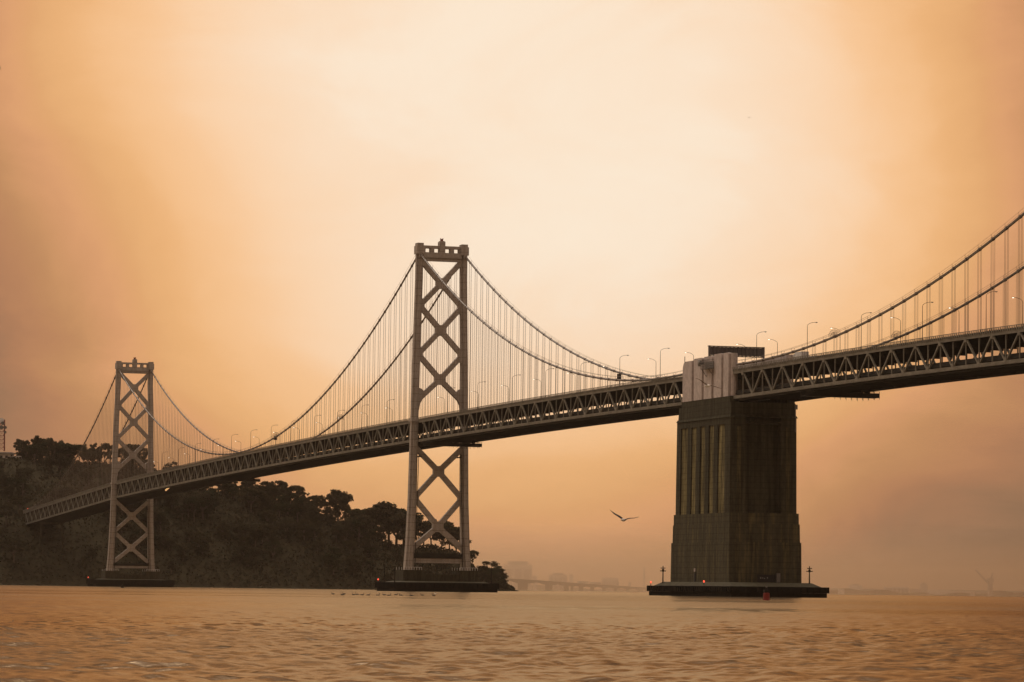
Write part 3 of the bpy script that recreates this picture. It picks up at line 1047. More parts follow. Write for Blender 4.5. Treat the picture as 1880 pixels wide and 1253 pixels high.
car(-41, -4.5, zb(-41) + 9.2, 'pale box truck on the upper deck, right of the sign gantry', WHITE, True)
car(-58, 6.5, zb(-58) + 9.2, 'low pale van on the upper deck beside the near railing', WHITE, True)
car(-150, 7.2, zb(-150) + 1.3, 'dark car on the lower deck seen through the truss, right part of the photo', GREYPAINT)
car(-118, 3.0, zb(-118) + 1.3, 'white car on the lower deck behind the truss, left of the dark car', WHITE)
car(200, 6.5, zb(200) + 1.3, 'grey car on the lower deck between the concrete pier and the nearer tower', GREYPAINT)


# ------------------------------------------------------------------ maintenance travellers under the deck
def traveller(x, label, y0=-12.5, y1=12.5):
    z = zb(x) - 1.2
    root = thing('maintenance_platform', (x, 0, z - 2.2), label, 'platform', 'maintenance platforms hung under the decks')
    MB().box(x - 2.2, x + 2.2, y0, y1, z - 1.95, z - 1.75).build('floor', DARKSTEEL, root)
    g_ = MB()
    for sx in (-2.0, 2.0):
        g_.box(x + sx - .15, x + sx + .15, y0, y1, z - 1.74, z - .5)
    g_.build('side_girder', DARKSTEEL, root)
    r = MB()
    for sx in (-2.1, 2.1):
        for yy in np.linspace(y0, y1, 14):
            r.box(x + sx - .05, x + sx + .05, yy - .05, yy + .05, z - 2.5 + .35 * math.sin(yy * 3), z + .1)
        r.box(x + sx - .05, x + sx + .05, y0, y1, z - .1, z + .02)
    r.build('railing', DARKSTEEL, root)
    for yy in (-9.2, 9.2):
        MB().box(x - 1.8, x + 1.8, yy - .25, yy + .25, z - .5, z + .4).build('hanger', DARKSTEEL, root)


traveller(372, 'dark platform hung under the deck beside the nearer steel tower')
traveller(-76, 'dark platform hung under the deck right of the concrete pier')
traveller(800, 'dark platform hung under the long span, before the wooded slope')

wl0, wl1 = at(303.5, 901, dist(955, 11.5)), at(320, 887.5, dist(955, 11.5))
single('amber_streak', MB().beam(wl0, wl1, .9, .8, (1, 0, 0)), AMBER, wl0, 'bright amber streak on the side of the deck, right of the far tower', 'light')  # emissive bar stands in for a bright amber streak, source unclear

# ------------------------------------------------------------------ water: one sheet, with real waves near the camera
def build_water():
    rs = list(np.arange(6, 48, 3.0)) + list(np.arange(48, 140, 0.155))
    r = rs[-1]
    stp = 0.155
    while r < 1000:
        stp *= 1.0042
        r += stp
        rs.append(r)
    while r < 14000:
        stp *= 1.05
        r += stp
        rs.append(r)
    rs = np.array(rs)
    fine = np.linspace(-10.2, 10.2, 430)
    coarse = np.concatenate([np.arange(-180, -10.2, 7.0), fine, np.arange(14, 180, 7.0)])
    th = np.radians(coarse)
    spr = np.gradient(rs)
    Rr, Th = np.meshgrid(rs, th, indexing='ij')
    X = CAM.x + Rr * (np.cos(Th) * HF.x + np.sin(Th) * HR.x)
    Y = CAM.y + Rr * (np.cos(Th) * HF.y + np.sin(Th) * HR.y)
    S = np.repeat(spr[:, None], len(th), 1)
    Z = np.zeros_like(X)
    rng = np.random.default_rng(3)
    wind = math.atan2(-HF.y, -HF.x) + 0.5
    for i in range(104):
        L = 0.32 * (2.6 / 0.32) ** rng.random()
        a = wind + rng.normal() * 1.15
        amp = 0.0047 * L ** 0.66
        if i >= 80:                       # low longer swell that still shows far out
            L = 4.0 * (13 / 4.0) ** rng.random()
            amp = 0.0022 * L ** 0.9
        k = 2 * math.pi / L
        att = np.exp(-(1.6 * S / L) ** 2)
        ph = k * (X * math.cos(a) + Y * math.sin(a)) + rng.random() * 6.28
        grp = 0.65 + 0.5 * np.sin(ph * (0.07 + 0.06 * rng.random()) + rng.random() * 6 + 0.02 * (X * math.sin(a) - Y * math.cos(a)))
        Z += amp * grp * att * (np.sin(ph) + 0.22 * np.sin(2 * ph + .6))
    inside = (np.abs(Th) < math.radians(10.3))
    Z *= inside * np.clip((Rr - 20) / 30, 0, 1)
    nr, nth = X.shape
    v = np.stack([X, Y, Z], -1).reshape(-1, 3)
    i, j = np.meshgrid(np.arange(nr - 1), np.arange(nth - 1), indexing='ij')
    a = (i * nth + j).ravel()
    f = np.stack([a, a + nth, a + nth + 1, a + 1], -1)
    # close the circle and the hub
    i = np.arange(nr - 1)
    a = i * nth + nth - 1
    b = i * nth
    f = np.concatenate([f, np.stack([a, a + nth, b + nth, b], -1)])
    me = bpy.data.meshes.new('water')
    me.vertices.add(len(v))
    me.vertices.foreach_set('co', v.ravel())
    me.loops.add(f.size)
    me.loops.foreach_set('vertex_index', f.ravel().astype(np.int32))
    me.polygons.add(len(f))
    me.polygons.foreach_set('loop_start', np.arange(0, f.size, 4, dtype=np.int32))
    me.polygons.foreach_set('loop_total', np.full(len(f), 4, dtype=np.int32))
    me.polygons.foreach_set('use_smooth', np.ones(len(f), dtype=bool))
    me.update()
    me.validate()
    m = bpy.data.materials.new('bay_water')
    m.use_nodes = True
    tr = m.node_tree
    tr.nodes.remove(tr.nodes['Principled BSDF'])
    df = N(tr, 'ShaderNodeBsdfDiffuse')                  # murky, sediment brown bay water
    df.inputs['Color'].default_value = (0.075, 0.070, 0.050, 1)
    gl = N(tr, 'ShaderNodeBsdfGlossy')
    gl.inputs['Color'].default_value = (0.50, 0.395, 0.268, 1)  # sky reflection dimmed and tinted orange by this colour
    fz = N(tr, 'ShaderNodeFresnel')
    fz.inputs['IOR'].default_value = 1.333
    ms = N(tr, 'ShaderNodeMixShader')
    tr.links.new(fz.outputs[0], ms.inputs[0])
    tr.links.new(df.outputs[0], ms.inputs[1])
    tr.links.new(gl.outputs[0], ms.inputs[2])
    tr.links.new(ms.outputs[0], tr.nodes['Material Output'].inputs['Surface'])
    g = N(tr, 'ShaderNodeNewGeometry').outputs['Position']
    # wind patches: broad bands of smoother and rougher water
    mp_ = N(tr, 'ShaderNodeMapping')
    mp_.inputs['Rotation'].default_value = (0, 0, YAW)
    mp_.inputs['Scale'].default_value = (0.012, 0.004, 1)
    tr.links.new(g, mp_.inputs[0])
    nz = N(tr, 'ShaderNodeTexNoise')
    nz.inputs['Scale'].default_value = 1
    nz.inputs['Detail'].default_value = 4
    tr.links.new(mp_.outputs[0], nz.inputs['Vector'])
    mr = N(tr, 'ShaderNodeMapRange')
    tr.links.new(nz.outputs[0], mr.inputs[0])
    mr.inputs[1].default_value, mr.inputs[2].default_value = .35, .65
    mr.inputs[3].default_value, mr.inputs[4].default_value = .14, .24
    tr.links.new(mr.outputs[0], gl.inputs['Roughness'])
    rip = N(tr, 'ShaderNodeTexNoise')
    rip.inputs['Scale'].default_value = 1.6
    rip.inputs['Detail'].default_value = 5
    tr.links.new(g, rip.inputs['Vector'])
    bp = N(tr, 'ShaderNodeBump')
    bp.inputs['Distance'].default_value = 0.10
    m2 = N(tr, 'ShaderNodeMapRange')
    tr.links.new(nz.outputs[0], m2.inputs[0])
    m2.inputs[1].default_value, m2.inputs[2].default_value = .40, .62
    m2.inputs[3].default_value, m2.inputs[4].default_value = .08, .75
    tr.links.new(m2.outputs[0], bp.inputs['Strength'])
    tr.links.new(rip.outputs[0], bp.inputs['Height'])
    for q_ in (df, gl, fz):
        tr.links.new(bp.outputs[0], q_.inputs['Normal'])
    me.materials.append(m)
    o = bpy.data.objects.new('water', me)
    COL.objects.link(o)
    tag(o, kind='structure')


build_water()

# ------------------------------------------------------------------ wooded island
SKYL = [(-260, 835), (-120, 833), (0, 836), (60, 842), (130, 850), (200, 856), (280, 862), (340, 888), (420, 906), (480, 914), (540, 926), (590, 944), (640, 958),
        (690, 987), (730, 1003), (780, 1008), (830, 1012), (858, 1022), (880, 1046), (905, 1059), (925, 1069), (947, 1081), (960, 1090)]
FRIDGE = 2830.0


def ridge_z(R):
    x = 940 + R / FRIDGE * FPX
    y = interp(SKYL, x)
    return max(-4, (horizon_y(x) - y) / FPX * FRIDGE + 1.5)


def shore_F(R):
    return interp([(-700, 2440), (-380, 2465), (-300, 2515), (-233, 2600), (-100, 2690), (-20, 2745), (20, 2790)], R) + 6 * math.sin(R * .09) + 4 * math.sin(R * .23 + 1)


def noise2(x, y):
    return (math.sin(x * .051 + 1.3) * math.cos(y * .063 + .4) + .6 * math.sin(x * .13 + y * .09) + .4 * math.sin(x * .27 - y * .21 + 2))


def ground_z(F, R):
    s = (F - shore_F(R)) / max(40, FRIDGE - shore_F(R))
    H = ridge_z(R)
    if s <= 0:
        return -3 + max(-2, s * 8)
    g = min(1, s)
    z = -1 + (H + 1) * (1 - (1 - g) ** 1.35) if H > 0 else -3
    if s > 1:
        z -= (s - 1) * 45
    return z + noise2(R, F) * 1.3 * min(1, s * 3) * (1 if H > 4 else .2)


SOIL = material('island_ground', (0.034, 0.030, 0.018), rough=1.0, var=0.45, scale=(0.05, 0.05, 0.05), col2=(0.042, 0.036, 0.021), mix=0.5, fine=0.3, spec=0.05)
gR = np.concatenate([np.arange(-900, -460, 40), np.arange(-460, 60, 7.0)])
gF = np.concatenate([np.arange(2400, 2900, 8.0), np.arange(2900, 3150, 50)])
vs = [tuple(fr(F, R, ground_z(F, R))) for F in gF for R in gR]
nR = len(gR)
fs = [(i * nR + j, i * nR + j + 1, (i + 1) * nR + j + 1, (i + 1) * nR + j) for i in range(len(gF) - 1) for j in range(nR - 1)]
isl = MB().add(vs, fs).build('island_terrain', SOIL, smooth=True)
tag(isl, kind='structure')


def leaf_material(name, col):
    m = material(name, col, rough=0.9, var=0.22, scale=(0.12, 0.12, 0.12), spec=0.1, fine=0.12)
    tr = m.node_tree                                  # thin leaves let part of the light through
    b = tr.nodes['Principled BSDF']
    src = b.inputs['Base Color'].links[0].from_socket
    tl = N(tr, 'ShaderNodeBsdfTranslucent')
    tr.links.new(src, tl.inputs['Color'])
    ms = N(tr, 'ShaderNodeMixShader')
    ms.inputs[0].default_value = 0.4
    tr.links.new(b.outputs[0], ms.inputs[1])
    tr.links.new(tl.outputs[0], ms.inputs[2])
    tr.links.new(ms.outputs[0], tr.nodes['Material Output'].inputs['Surface'])
    return m


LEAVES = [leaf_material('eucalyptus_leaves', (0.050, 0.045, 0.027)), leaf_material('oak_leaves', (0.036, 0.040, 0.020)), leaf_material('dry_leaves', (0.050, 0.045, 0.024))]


def crown_mesh(kind, seed):
    """Leaf-sized faces in clumps through the crown's volume; unit height 1 from the ground."""
    rng = np.random.default_rng(seed)
    cl_ = []
    if kind == 'umbrella':        # bare stems, rounded top, gaps
        for i in range(24):
            a, r = rng.random() * 6.28, math.sqrt(rng.random()) * .38
            cl_.append((r * math.cos(a), r * math.sin(a), .77 + .15 * (1 - (r / .38) ** 2) + rng.normal() * .04, .07 + .08 * rng.random()))
        for i in range(12):
            a, r = rng.random() * 6.28, .12 + .26 * rng.random()
            cl_.append((r * math.cos(a), r * math.sin(a), .5 + .22 * rng.random(), .07 + .05 * rng.random()))
    elif kind == 'tall':          # narrow, several tops
        for i in range(30):
            h = .32 + .64 * rng.random()
            w = .17 * (1.15 - abs(h - .6))
            a, r = rng.random() * 6.28, w * math.sqrt(rng.random())
            cl_.append((r * math.cos(a), r * math.sin(a), h, .055 + .05 * rng.random()))
    else:                         # dense rounded
        for i in range(26):
            u_, a = rng.random() * 2 - 1, rng.random() * 6.28
            r = .36 * (rng.random() ** .33)
            cl_.append((r * math.sqrt(1 - u_ * u_) * math.cos(a), r * math.sqrt(1 - u_ * u_) * math.sin(a), .52 + r * 1.15 * u_, .09 + .05 * rng.random()))
    P_, F_ = [], []
    for (x, y, z, s) in cl_:
        n = int(40 + 620 * s)
        d = rng.normal(size=(n, 3))
        d /= np.linalg.norm(d, axis=1)[:, None]
        d *= (rng.random(n) ** .45)[:, None] * s
        d[:, 2] *= .75
        for q_ in d:
            c_ = np.array((x, y, z)) + q_
            a = rng.normal(size=3)
            a /= np.linalg.norm(a)
            b = np.cross(a, rng.normal(size=3))
            b /= np.linalg.norm(b) + 1e-9
            l1, l2 = .014 + .026 * rng.random(), .010 + .016 * rng.random()
            k = len(P_)
            P_ += [c_ - a * l1 - b * l2 * .3, c_ + b * l2, c_ + a * l1 - b * l2 * .2, c_ - b * l2]
            F_.append((k, k + 1, k + 2, k + 3))
    me = bpy.data.meshes.new('crown')
    me.from_pydata([tuple(p) for p in P_], [], F_)
    return me, cl_


def trunk_mesh(cl_, seed, kind):
    rng = np.random.default_rng(seed)
    mb = MB()
    fork = {'umbrella': .38, 'tall': .3, 'dense': .22}[kind]
    mb.tube([(0, 0, -.08), (.01, 0, .1), (0, .01, fork)], [.032, .024, .02], 6)
    idx = rng.choice(len(cl_), min(9, len(cl_)), replace=False)
    for i in idx:
        x, y, z, s = cl_[i]
        mb.tube([(0, .01, fork - .03), (x * .45, y * .45, fork + (z - fork) * .55), (x, y, z)], [.013, .009, .004], 4, cap=False)
    return mb.mesh('trunk', BARK)


PROTO = {}
for kd in ('umbrella', 'tall', 'dense'):
    PROTO[kd] = []
    for s in range(4):
        me, cl_ = crown_mesh(kd, 11 + s * 7 + len(kd))
        me.materials.append(LEAVES[(s + len(kd)) % 3 if s != 3 else 0])
        PROTO[kd].append((me, trunk_mesh(cl_, s, kd)))


def tree(F, R, h, kind, label, name, group, wide=1.0, z=None):
    z = ground_z(F, R) if z is None else z
    p = fr(F, R, z - .3)
    root = thing(name, p, label, 'tree', group)
    cm, tm = random.choice(PROTO[kind])
    a = random.random() * 6.28
    for nm, me in (('trunk', tm), ('crown', cm)):
        o = bpy.data.objects.new(nm, me)
        o.parent = root
        o.scale = (h * wide, h * wide, h)
        o.rotation_euler = (0, 0, a)
        COL.objects.link(o)
    return root


def px_tree(x, ytop, h, kind, label, name, group, F=FRIDGE, wide=1.0):
    """Tree whose top is seen at photo pixel (x, ytop)."""
    p = at(x, ytop, F)
    R = (p - Vector((CAM.x, CAM.y, 0))).dot(HR)
    zg = ground_z(F, R)
    hh = max(h * .75, min(h * 1.5, p.z - zg))
    return tree(F, R, hh, kind, label, name, group, wide, z=p.z - hh)




def numbered(label, x, xs_):
    return f'{ordinal(xs_.index(x))} {label}'


L1 = 'from the left of the dark treetops on the skyline left of the far tower'
ROW1 = ((36, 808, 20, 'umbrella'), (48, 806, 22, 'dense'), (66, 798, 27, 'tall'), (78, 803, 25, 'umbrella'), (90, 802, 25, 'tall'), (100, 806, 24, 'tall'), (112, 806, 24, 'dense'),
                   (122, 812, 22, 'tall'), (132, 816, 20, 'tall'), (146, 816, 22, 'umbrella'), (154, 814, 22, 'tall'), (164, 820, 20, 'dense'), (172, 812, 24, 'tall'), (182, 820, 20, 'tall'),
                   (192, 815, 22, 'umbrella'), (203, 813, 22, 'tall'), (58, 814, 22, 'dense'), (126, 820, 20, 'dense'), (178, 824, 20, 'dense'), (106, 814, 24, 'dense'))
XS1 = sorted(r_[0] for r_ in ROW1)
for x, y, h, k in ROW1:
    px_tree(x, y, h, k, numbered(L1, x, XS1), 'eucalyptus_tree', 'treetops along the left skyline', F=FRIDGE + random.uniform(-25, 20), wide=.85)
L2 = 'from the left of the dark trees showing through the far tower'
ROW2 = ((226, 822, 20, 'umbrella'), (238, 815, 22, 'umbrella'), (250, 814, 22, 'tall'), (258, 820, 20, 'umbrella'), (266, 828, 18, 'tall'), (276, 850, 16, 'umbrella'), (232, 830, 20, 'dense'), (246, 832, 18, 'dense'), (268, 845, 18, 'dense'))
XS2 = sorted(r_[0] for r_ in ROW2)
for x, y, h, k in ROW2:
    px_tree(x, y, h, k, numbered(L2, x, XS2), 'eucalyptus_tree', 'trees behind the far tower', F=FRIDGE + random.uniform(-20, 20), wide=.9)
L3 = 'from the left of the rounded ridge trees under the long span'
ROW3 = ((352, 884, 18, 'dense'), (380, 888, 18, 'dense'), (410, 890, 20, 'dense'), (440, 889, 20, 'dense'), (468, 882, 22, 'dense'), (490, 882, 21, 'dense'), (512, 881, 22, 'umbrella'), (527, 892, 20, 'dense'), (544, 891, 22, 'umbrella'),
                   (560, 902, 20, 'dense'), (573, 908, 20, 'dense'), (500, 888, 22, 'dense'), (480, 888, 20, 'dense'))
XS3 = sorted(r_[0] for r_ in ROW3)
for x, y, h, k in ROW3:
    px_tree(x, y, h, k, numbered(L3, x, XS3), 'rounded_tree', 'trees on the middle of the ridge', F=FRIDGE + random.uniform(-20, 20), wide=1.0)
px_tree(584, 908, 16, 'umbrella', 'small open crowned tree in the dip left of the tall ridge tree', 'eucalyptus_tree', None, wide=.8)
px_tree(621, 902, 24, 'umbrella', 'tallest open crowned eucalyptus on the right part of the ridge', 'eucalyptus_tree', None, wide=1.1)
px_tree(606, 906, 22, 'dense', 'broad dark tree just left of the tallest ridge eucalyptus', 'rounded_tree', None, wide=1.0)
px_tree(634, 915, 20, 'dense', 'broad dark tree just right of the tallest ridge eucalyptus', 'rounded_tree', None, wide=1.0)
L4 = 'from the left of the domed bare trunked trees left of the nearer tower'
ROW4 = ((682, 934, 27), (700, 932, 27), (714, 927, 29), (728, 934, 27), (742, 944, 25), (668, 938, 24), (654, 934, 22))
XS4 = sorted(r_[0] for r_ in ROW4)
for x, y, h in ROW4:
    px_tree(x, y, h, 'umbrella', numbered(L4, x, XS4), 'eucalyptus_tree', 'domed trees left of the nearer tower', F=FRIDGE + random.uniform(-10, 15), wide=1.35)
for i, (x, y, h) in enumerate(((650, 950, 16), (664, 956, 16), (677, 960, 15), (690, 962, 15), (703, 966, 14), (752, 968, 14))):
    px_tree(x, y, h, 'dense', f'{ordinal(i)} from the left of the low dense trees under the domed crowns', 'rounded_tree', 'low trees left of the nearer tower', F=FRIDGE - random.uniform(5, 25), wide=1.5)
L5 = 'from the left of the domed trees between the nearer tower legs'
ROW5 = ((778, 960, 20), (792, 957, 21), (812, 959, 20), (826, 964, 20), (838, 972, 18))
XS5 = sorted(r_[0] for r_ in ROW5)
for x, y, h in ROW5:
    px_tree(x, y, h, 'umbrella', numbered(L5, x, XS5), 'eucalyptus_tree', 'domed trees behind the nearer tower', F=FRIDGE + random.uniform(-10, 15), wide=1.2)
px_tree(868, 1010, 12, 'umbrella', 'small ragged tree touching the right leg of the nearer tower', 'eucalyptus_tree', None, wide=.9)
px_tree(898, 1028, 17, 'dense', 'lone rounded tree on the right tip of the island', 'rounded_tree', None, wide=1.9)
px_tree(911, 1040, 8, 'dense', 'low bush like tree right of the lone tip tree', 'rounded_tree', None, wide=1.3)

LS = 'dark tree in the dense wood covering the island slope'
cnt = 0
tries = 0
while cnt < 228 and tries < 5000:
    tries += 1
    R = random.uniform(-450, -30) if random.random() < .9 else random.uniform(-40, 0)
    s = random.random() ** .8
    F = shore_F(R) + (FRIDGE - shore_F(R)) * (0.06 + .92 * s)
    z = ground_z(F, R)
    if z < 2.5 or (R > -110 and z > 22 and F > FRIDGE - 25):
        continue
    pw = fr(F, R)
    if pw.x < XE + 8 and abs(pw.y) < 24:
        continue
    h = random.uniform(9, 19) * (1 if R < -110 else .55)
    top_lim = ridge_z(R) + 14
    if z + h > top_lim:
        h = max(6, top_lim - z)
    kd = random.choice(('dense', 'dense', 'umbrella', 'tall'))
    xp = 940 + R / F * FPX
    if xp < 46:                      # keep the hilltop building clear
        h = min(h, at(20, 843, F).z - z)
        if h < 4:
            continue
    zone = 'left of the far tower' if xp < 205 else 'seen through the far tower' if xp < 285 else 'between the two towers' if xp < 745 else 'near the nearer tower'
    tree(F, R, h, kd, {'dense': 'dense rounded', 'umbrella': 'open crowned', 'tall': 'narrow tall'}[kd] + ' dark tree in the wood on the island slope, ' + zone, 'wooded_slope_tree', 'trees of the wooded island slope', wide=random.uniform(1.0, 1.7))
    cnt += 1

# scrub between the trees
sv, sf = [], []
for i in range(30000):
    R = random.uniform(-470, 5)
    F = shore_F(R) + (FRIDGE + 8 - shore_F(R)) * (0.02 + .98 * random.random())
    z = ground_z(F, R)
    if z < .8:
        continue
    c_ = np.array(fr(F, R, z + random.random() * 1.6))
    a = RNG.normal(size=3)
    a /= np.linalg.norm(a)
    b = np.cross(a, RNG.normal(size=3))
    b /= np.linalg.norm(b) + 1e-9
    l = .5 + .9 * random.random()
    k = len(sv)
    sv += [c_ - a * l - b * l * .3, c_ + b * l * .8, c_ + a * l, c_ - b * l * .8]
    sf.append((k, k + 1, k + 2, k + 3))
scr = MB().add(sv, sf)
me = bpy.data.meshes.new('scrub')
me.from_pydata([tuple(p) for p in sv], [], sf)
me.materials.append(leaf_material('scrub_leaves', (0.038, 0.034, 0.020)))
o = bpy.data.objects.new('scrub', me)
COL.objects.link(o)
tag(o, kind='stuff')
# shoreline rocks
rk = []
for i in range(110):
    R = random.uniform(-440, 8)
    F = shore_F(R) - random.uniform(-6, 3)
    rk.append((F, R, random.uniform(.5, 1.8)))
rv, rf = [], []
for F, R, s in rk:
    c_ = fr(F, R, .1)
    k = len(rv)
    for j in range(8):
        sx, sy, sz = (1 if j & 1 else -1), (1 if j & 2 else -1), (1 if j & 4 else -1)
        rv.append(c_ + Vector((sx * s * random.uniform(.6, 1.2), sy * s * random.uniform(.6, 1.2), sz * s * random.uniform(.3, .7))))
    rf += [tuple(k + q_ for q_ in f) for f in ((0, 2, 3, 1), (4, 5, 7, 6), (0, 1, 5, 4), (1, 3, 7, 5), (3, 2, 6, 7), (2, 0, 4, 6))]
tag(MB().add(rv, rf).build('shore_rubble', CONCBASE), kind='stuff')

# island abutment where the bridge lands, with a pale bent
ab = thing('bridge_abutment', (XE + 10, 0, 20), 'dark concrete abutment where the bridge meets the island', 'abutment')
MB().box(XE - 2, XE + 45, -13, 13, 8, zb(XE) - 1.2).build('base_block', CONCBASE, ab)
MB().box(XE + 4, XE + 45, -13, 13, zb(XE) - 1.197, zb(XE) + 10.5).build('head_wall', CONCBASE, ab)
bent = thing('steel_bent', (XE - 62, 0, 10), 'pale slender support legs under the deck near the island', 'bridge support')
for y in (7, -7):
    zg = 24
    MB().beam((XE - 62, y * 1.15, zg), (XE - 62, y, zb(XE - 62) - 1.2), 1.2, 1.2).build('leg', CONCBASE, bent)
MB().box(XE - 63, XE - 61, -8.4, 8.4, zb(XE - 62) - 2.6, zb(XE - 62) - 1.21).build('cap_beam', CONCBASE, bent)

# hilltop building and lattice mast at the left edge
pb = at(6, 838, FRIDGE - 30)
bR = (pb - Vector((CAM.x, CAM.y, 0))).dot(HR)
bl = thing('hilltop_building', fr(FRIDGE - 30, bR, pb.z - 3), 'low flat roofed building on the hilltop at the left edge', 'building')


def rbox(mb, F0, F1, R0, R1, z0, z1):
    pts = [fr(F0, R0, z0), fr(F0, R1, z0), fr(F1, R1, z0), fr(F1, R0, z0), fr(F0, R0, z1), fr(F0, R1, z1), fr(F1, R1, z1), fr(F1, R0, z1)]
    return mb.add(pts, [(0, 3, 2, 1), (4, 5, 6, 7), (0, 1, 5, 4), (1, 2, 6, 5), (2, 3, 7, 6), (3, 0, 4, 7)])


z0 = pb.z - 4
rbox(MB(), FRIDGE - 34, FRIDGE - 12, bR - 14, bR + 5.5, z0, z0 + 6.0).build('wall', FARWALL, bl)
rbox(MB(), FRIDGE - 35.5, FRIDGE - 11, bR - 15, bR + 6.7, z0 + 6.003, z0 + 7.0).build('roof', FARDARK, bl)
for k in range(4):
    rbox(MB(), FRIDGE - 34.2, FRIDGE - 33.8, bR - 10 + k * 4, bR - 8 + k * 4, z0 + 2.6, z0 + 4.4).build('window', GLASS, bl)
rbox(MB(), FRIDGE - 30, FRIDGE - 15, bR + 6.8, bR + 13, z0 - .5, z0 + 4.4).build('wing', FARWALL, bl)
mt = at(2.5, 826, FRIDGE - 20)
mtop = at(2.5, 771, FRIDGE - 20).z
mR = (mt - Vector((CAM.x, CAM.y, 0))).dot(HR)
rm = thing('radio_mast', fr(FRIDGE - 20, mR, mt.z), 'lattice radio mast with drum antennas above the hilltop building', 'mast')
lat = MB()
hs = np.linspace(mt.z - 1, mtop, 9)
cor = [(-2.3, -2.3), (-2.3, 2.3), (2.3, 2.3), (2.3, -2.3)]
for a, b in cor:
    lat.beam(fr(FRIDGE - 20 + a, mR + b, hs[0]), fr(FRIDGE - 20 + a * .8, mR + b * .8, hs[-1]), .45, .45)
for i in range(8):
    for j in range(4):
        a, b = cor[j], cor[(j + 1) % 4]
        lat.beam(fr(FRIDGE - 20 + a[0] * .9, mR + a[1] * .9, hs[i]), fr(FRIDGE - 20 + b[0] * .9, mR + b[1] * .9, hs[i + 1]), .2, .2)
        lat.beam(fr(FRIDGE - 20 + a[0] * .9, mR + a[1] * .9, hs[i + 1]), fr(FRIDGE - 20 + b[0] * .9, mR + b[1] * .9, hs[i + 1]), .2, .2)
lat.build('lattice', REDPAINT, rm)
for k, (f_, rr, side) in enumerate(((.97, 1.9, 0), (.88, 1.4, 1), (.74, 1.6, 0), (.74, 1.2, 3), (.58, 1.0, 3))):
    zz = mt.z + (mtop - mt.z) * f_
    MB().tube([fr(FRIDGE - 23.4, mR + side, zz), fr(FRIDGE - 22, mR + side, zz)], rr, 10).build('drum_antenna', WHITE if k == 0 else GREYPAINT, rm)

# ------------------------------------------------------------------ far shore in the fog: viaduct, buildings, crane
DV0, DV1 = 5300.0, 6600.0
via = thing('road_viaduct', at(985, 1085, 5600), 'pale road viaduct on thick piers crossing the water in the haze, right of the island', 'bridge')


def vp(x, y):
    f_ = (x - 915) / (1190 - 915)
    return at(x, y, DV0 + (DV1 - DV0) * f_)


def top_y(x):
    return interp([(880, 1058.5), (926.7, 1061.9), (989, 1065.9), (1062, 1071), (1183, 1079), (1260, 1083)], x)


dk = MB()
prev = None
pier_x = [(951, 969), (1001, 1014), (1036, 1044), (1048, 1053), (1063, 1071), (1084, 1091), (1106, 1112), (1128, 1133), (1150, 1155), (1172, 1176)]
for x in np.arange(884, 1262, 3.0):
    near_p = min(min(abs(x - a), abs(x - b)) if not a <= x <= b else 0 for a, b in pier_x)
    th_ = (8.6 - 4.4 * min(1, near_p / 16)) * interp([(900, 1.0), (1060, .8), (1190, .55)], x)
    a, b = vp(x, top_y(x)), vp(x, top_y(x) + th_)
    d = HF * 14
    cur = [a, b, a + d, b + d]
    if prev:
        dk.add(prev + cur, [(0, 4, 5, 1), (2, 3, 7, 6), (0, 2, 6, 4), (1, 5, 7, 3)])
    prev = cur
dk.build('deck', VIADUCT, via)
for a, b in pier_x:
    t0, t1 = vp(a, top_y(a) + 3), vp(b, top_y(b) + 3)
    d = HF * 10
    bs = [Vector((p.x, p.y, -2)) for p in (t0, t1, t1 + d, t0 + d)]
    tp = [Vector((p.x, p.y, t0.z)) for p in (t0, t1, t1 + d, t0 + d)]
    MB().add(bs + tp, [(0, 3, 2, 1), (4, 5, 6, 7), (0, 1, 5, 4), (1, 2, 6, 5), (2, 3, 7, 6), (3, 0, 4, 7)]).build('pier', VIADUCT, via)
for x in (1134, 1156):
    b = vp(x, top_y(x))
    h_ = vp(x, top_y(x) - 8).z - b.z
    single('viaduct_gantry', MB().box(b.x - 1.6, b.x + 1.6, b.y - 1.6, b.y + 1.6, b.z - .5, b.z + h_), FARDARK, b, 'tiny upright post on the viaduct, ' + ('left' if x < 1140 else 'right') + ' one of two before the concrete pier', 'post', 'posts on the viaduct')
for x, w in ((1068, 5), (1091, 5)):
    b = vp(x, top_y(x))
    b1 = vp(x + w, top_y(x + w))
    single('far_truck', MB().box(min(b.x, b1.x), max(b.x, b1.x) + 2.5, min(b.y, b1.y), max(b.y, b1.y), b.z, b.z + 3.4), FARDARK, b, ('first' if x < 1080 else 'second') + ' tiny truck on the viaduct from the island, faint in haze', 'truck', 'trucks on the viaduct')


def far_building(x0, x1, ytop, D, label, name='far_building', bays=0, roof=None, mat=None):
    b = at((x0 + x1) / 2, horizon_y((x0 + x1) / 2) + 1, D)
    base = Vector((b.x, b.y, 0))
    Rc = (base - Vector((CAM.x, CAM.y, 0))).dot(HR)
    hw = (x1 - x0) / 2 / FPX * D
    h = at((x0 + x1) / 2, ytop, D).z
    root = thing(name, base, label, 'building', 'far buildings in the haze')
    m_ = mat or FARWALL
    dp = max(12, hw)
    rbox(MB(), D, D + dp, Rc - hw, Rc + hw, -1, h).build('body', m_, root)
    if roof:
        rbox(MB(), D + 2, D + dp * .8, Rc - hw * roof, Rc + hw * roof, h + .003, h * 1.13).build('roof_block', FARDARK, root)
    for i in range(bays):
        a = Rc - hw + (2 * hw) * (i + .15) / bays
        c_ = Rc - hw + (2 * hw) * (i + .85) / bays
        rbox(MB(), D - .8, D - .003, a, c_, h * .12, h * .84).build('window_bay', FARDARK, root)


